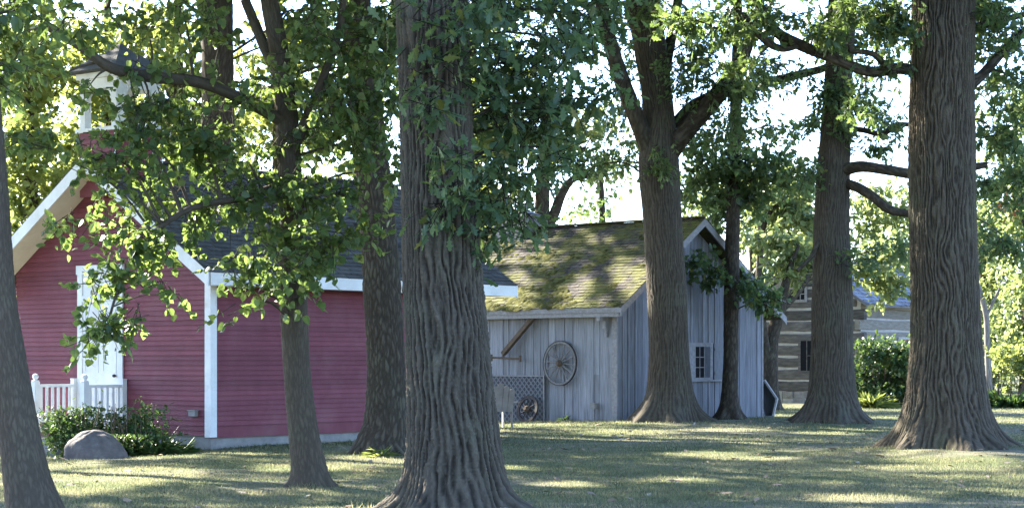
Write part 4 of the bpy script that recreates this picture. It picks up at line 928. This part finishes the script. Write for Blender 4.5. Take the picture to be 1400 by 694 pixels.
FL = [('yellow-green backlit tree left of the belfry', 40, 62, 10, 40, ((40,120,50,60,70), (20,200,50,60,70), (60,250,50,50,60), (30,310,40,50,56), (70,60,50,50,50), (10,60,40,50,50))),
      ('yellow-green backlit tree behind the belfry', 150, 66, 10, 10, ((150,60,50,60,56), (130,150,50,60,56), (190,130,50,60,50), (170,220,50,50,44), (110,210,40,50,44), (210,40,50,40,36))),
      ('yellow-green backlit tree between belfry and dark trunk', 245, 64, 10, 0, ((245,60,40,60,46), (250,140,44,60,50), (235,190,40,40,36), (280,200,40,40,30))),
      ('yellow-green backlit tree behind the schoolhouse ridge', 380, 68, 10, 0, ((370,60,60,60,50), (400,140,60,60,50), (350,180,50,50,40), (450,100,50,60,44), (470,180,50,50,40), (520,120,40,60,40))),
      ('yellow-green backlit tree behind the rear gable of the schoolhouse', 650, 66, 9, 60, ((640,120,40,60,40), (670,190,36,50,34), (660,330,26,40,40), (670,270,26,34,34), (690,370,16,20,12), (690,110,40,50,30)))]
FLC = [((-19,60,18,5,5,3,2200),), ((-13,62,17.5,6,5,3,5000), (-10,57,16,4,4,2.4,2000)), ((-9,62,18,5,5,3,4200),), ((-5,64,18,5,5,3,3200), (-5,58,16,4,4,2.4,2200)), ((0,64,18,5,5,3,3000), (1,58,16,4,4,2.4,2000))]  # unseen high crowns added across the sun path to shade shed roof and lawn
for i, (lab, p_, Y_, hw, tp, bl) in enumerate(FL):
    t = far_tree('background_tree', lab, p_, Y_, hw, tp, [(a, b, c * 1.1, d * 1.1, int(e * 2.0)) for a, b, c, d, e in bl], 'leaf_lime', seed=60 + i)
    for a in FLC[i]: t.canopy(*a, size=.4)
    t.done(False)
t = Tree('bare_tree', 'pale bare forked trunk among sunlit leaves right of the great oak', 74.0, [(1352,545,5), (1350,470,4), (1348,430,4), (1342,405,3.5), (1334,380,2.5)], 'bark_pale', 'leaf_lime', 'simple', .2, top=0, res=(24, 40), amp=.01, flare=(.1,.2,4,0), seed=71)
t.limb([(1349,432,2.5,0), (1358,412,2,0), (1366,395,1.5,0), (1372,370,1,0)], 10, .004)
t.blob(1360,385,24,20,0,.8,n=8,per=7,tw=.4); t.done()
oc = Tree('young_tree', 'young tree with a spray of dry orange leaves at the right edge', 40.0, [(1420,591,6), (1418,450,5), (1412,340,4), (1395,290,2.5), (1386,270,1.5)], 'bark_dark', 'leaf_orange', 'oak', .15, top=0, res=(16, 50), amp=.004, flare=(.04,.2,4,0), seed=73)
oc.blob(1385,280,9,12,0,.25,n=10,per=6,tw=.2); oc.done()

# ------------------------------------------------------------------ shrubs and plants
def shrub(name, label, cat, Y, blobs, leaf, size, tpl='simple', per=8, tw=.25, droop=.0, depth=.6, stems=10):
    c0 = blobs[0]; bx_ = (c0[0] - 700) / F * Y; g_ = gz(bx_, Y)
    root = thing(name, label, cat, (bx_, Y, g_)); o = np.array([bx_, Y, g_]); Ps, seg = [], MB()
    for px_, py_, rx_, ry_, n_ in blobs:
        c = pt(px_, py_, Y); p = sprays(c, (rx_ * Y / F, depth, ry_ * Y / F), n_, per, size, tw, droop); Ps.append(p[:4])
        for k in range(stems):
            a = o * 0 + np.array([c[0] - o[0] + random.uniform(-.1,.1), random.uniform(-.1,.1), -.05]); b = c - o + np.array([random.uniform(-1,1) * rx_ * Y / F * .5, random.uniform(-.5,.5) * depth, random.uniform(-.2,.35) * ry_ * Y / F])
            seg.tube([a, (a + b) / 2 + np.array([0,0,.05]), b], [.012,.009,.004], 5)
    P, T, N, S = (np.concatenate([p[i] for p in Ps]) for i in range(4)); k = P[:, 2] > ground(P[:, 0], P[:, 1]) + .02
    leaf_object('foliage', P[k], T[k], N[k], S[k], tpl, M[leaf], root).matrix_parent_inverse = Matrix.Translation(-Vector(o))
    seg.build('stems', M['brownwood'], root)
    return root
shrub('shrub', 'round green shrub growing beside the schoolhouse porch', 'shrub', 31.9, [(140,575,66,44,1300), (98,585,34,38,480), (184,574,34,44,560), (160,553,44,20,420), (120,556,40,20,360)], 'leaf_shrub', .06, per=10, depth=.6, stems=5)
# hosta clump
def tuft(name, label, cat, x_, y_, r_, h_, n_, leaf, ln, wd=1, spread=1.0):
    g_ = gz(x_, y_); root = thing(name, label, cat, (x_, y_, g_)); o = np.array([x_, y_, g_])
    a = rng.uniform(0, 2*math.pi, n_); rr = r_ * np.sqrt(rng.random(n_)); P = np.stack([x_ + np.cos(a) * rr, y_ + np.sin(a) * rr * .7, g_ + h_ * rng.uniform(.0, .9, n_) * (1.1 - rr / r_)], 1)
    T = np.stack([np.cos(a) * spread, np.sin(a) * spread, rng.uniform(.1, 1.0, n_)], 1) + rng.normal(size=(n_, 3)) * .2
    N = np.stack([-np.cos(a) * .6, -np.sin(a) * .6, np.ones(n_)], 1)
    leaf_object('foliage', P, T, N, ln * rng.uniform(.6, 1.2, n_) * 1.0, 'blade', M[leaf], root).matrix_parent_inverse = Matrix.Translation(-Vector(o))
    return root
hx = (215 - 700) / F * 32.0
tuft('lily_clump', 'low arching clump of strap-leaved plants beside the boulder and shrub', 'plant', hx, 32.0, .5, .32, 520, 'leaf_shrub', .28)
shrub('plant', 'small leafy sprig growing against the red front wall', 'plant', 32.7, [(228,578,12,10,22)], 'leaf_shrub', .09, per=5, depth=.12, stems=4)
shrub('hedge_bush', 'dense dark green bush in front of the log cabin, between the two right oaks', 'shrub', 61.5, [(1205,512,44,40,520), (1178,515,26,42,240), (1235,510,30,44,300), (1200,485,36,20,200)], 'leaf_shrub', .14, per=8, tw=.35, depth=.9)
shrub('hedge_bush', 'sunlit yellow-green bush at the right edge beyond the lawn', 'shrub', 63.0, [(1385,515,34,34,380), (1355,522,22,28,200), (1410,505,30,44,260), (1365,500,26,26,160)], 'leaf_lime', .14, per=8, tw=.35, depth=1.0)
tuft('grass_clump', 'bright yellow-green tuft of long grass at the foot of the dark bush', 'plant', (1192 - 700) / F * 60.0, 60.0, .4, .35, 380, 'leaf_lime', .5)
tuft('grass_clump', 'tall green grass tuft below the sunlit bush at the right edge', 'plant', (1378 - 700) / F * 60.5, 60.5, .7, .5, 500, 'leaf_shrub', .7)
wp = sp(-.25, 1.45, 0); tuft('weed_clump', 'small green weed at the foot of the shed wall below the big wheel', 'plant', wp[0], wp[1], .10, .2, 50, 'leaf_shrub', .16)
wp = (-1.95, 29.35); tuft('weed_clump', 'sunlit weed at the foot of the rough oak beside the schoolhouse', 'plant', wp[0], wp[1], .16, .14, 60, 'leaf_lime', .18)

# ------------------------------------------------------------------ boulder
bo = (133 - 700) / F * 30.6
g_ = gz(bo, 30.6)
th = np.linspace(0, 2*math.pi, 72, endpoint=False); ph = np.linspace(-.35, math.pi/2, 36)
TH, PH = np.meshgrid(th, ph)
D = np.stack([np.cos(TH) * np.cos(PH), np.sin(TH) * np.cos(PH), np.sin(PH)], -1)
nz = fbm(D[..., 0] * 1.3 + 4, D[..., 1] * 1.3, D[..., 2] * 1.3 + 2, 3) - .5; fine = fbm(D[..., 0] * 6, D[..., 1] * 6, D[..., 2] * 6, 3) - .5
fac = voronoi(D[..., 0] * 1.4 + 3, D[..., 1] * 1.4, D[..., 2] * 1.4); rr = 1 + .40 * nz + .05 * fine - .015 * np.exp(-(fac / .06)**2)
Vb = D * rr[..., None] * np.array([.50, .36, .42]); Vb[..., 0] += -.10 * np.clip(Vb[..., 2], 0, 1)
id_ = np.arange(36 * 72).reshape(36, 72); nx_ = np.roll(id_, -1, 1)
q_ = np.stack([id_[:-1], nx_[:-1], nx_[1:], id_[1:]], -1).reshape(-1, 4)
bl = from_arrays('boulder', Vb, q_, np.full(len(q_), 4), M['boulder'], None, None, True); bl.location = (bo, 30.6, g_)
tag(bl, 'rounded purplish granite boulder on the lawn in front of the shrub', 'boulder')

# ------------------------------------------------------------------ fallen leaves
n = 800
y = np.sqrt(rng.uniform(17**2, 46**2, n)); x = rng.uniform(-.28, .28, n) * y
for cx, cy in ((770,672), (975,633), (1045,637), (850,600), (735,617), (1305,661), (270,650), (545,640), (930,660), (990,674), (1020,575)):
    Y_ = CH * F / (cy - HZ); x = np.append(x, (cx - 700) / F * Y_ + rng.normal(0, .14, 5)); y = np.append(y, Y_ + rng.normal(0, .18, 5))
n = len(x); P = np.stack([x, y, ground(x, y) + .035], 1)
a = rng.uniform(0, 6.28, n); T = np.stack([np.cos(a), np.sin(a), rng.normal(0, .25, n)], 1); N = rng.normal(size=(n, 3)) * .3 + np.array([0, 0, 1])
M['litter'] = mat('dry_fallen_leaves', [(.3, (.13,.08,.05)), (.5, (.24,.17,.11)), (.7, (.42,.38,.33))], nscale=1.3, detail=2, rough=.8, tint=.4)
lf = leaf_object('fallen_leaves', P, T, N, rng.uniform(.07, .17, n), 'oak', M['litter'], None, False)
tag(lf, 'scattered dry fallen oak leaves lying on the lawn', 'fallen leaves', kind='stuff')

# ------------------------------------------------------------------ woods closing the view far beyond the buildings
P, T, N, S = [], [], [], []
for k in range(46):
    x_ = -62 + k * 3.3 + random.uniform(-1.5, 1.5); y_ = random.uniform(128, 150); h_ = random.uniform(6, 9.5)
    p = sprays((x_, y_, h_ * .5), (3.2, 2.5, h_ * .5), 130, 8, .5, 1.0, .1)
    for l_, a_ in zip((P, T, N, S), p): l_.append(a_)
P, T, N, S = (np.concatenate(a_) for a_ in (P, T, N, S)); k = P[:, 2] > .1
tag(leaf_object('distant_woods', P[k], T[k], N[k], S[k], 'simple', M['leaf_far'], None, False), 'pale sunlit woods closing the view far beyond the buildings', 'woods', kind='stuff')
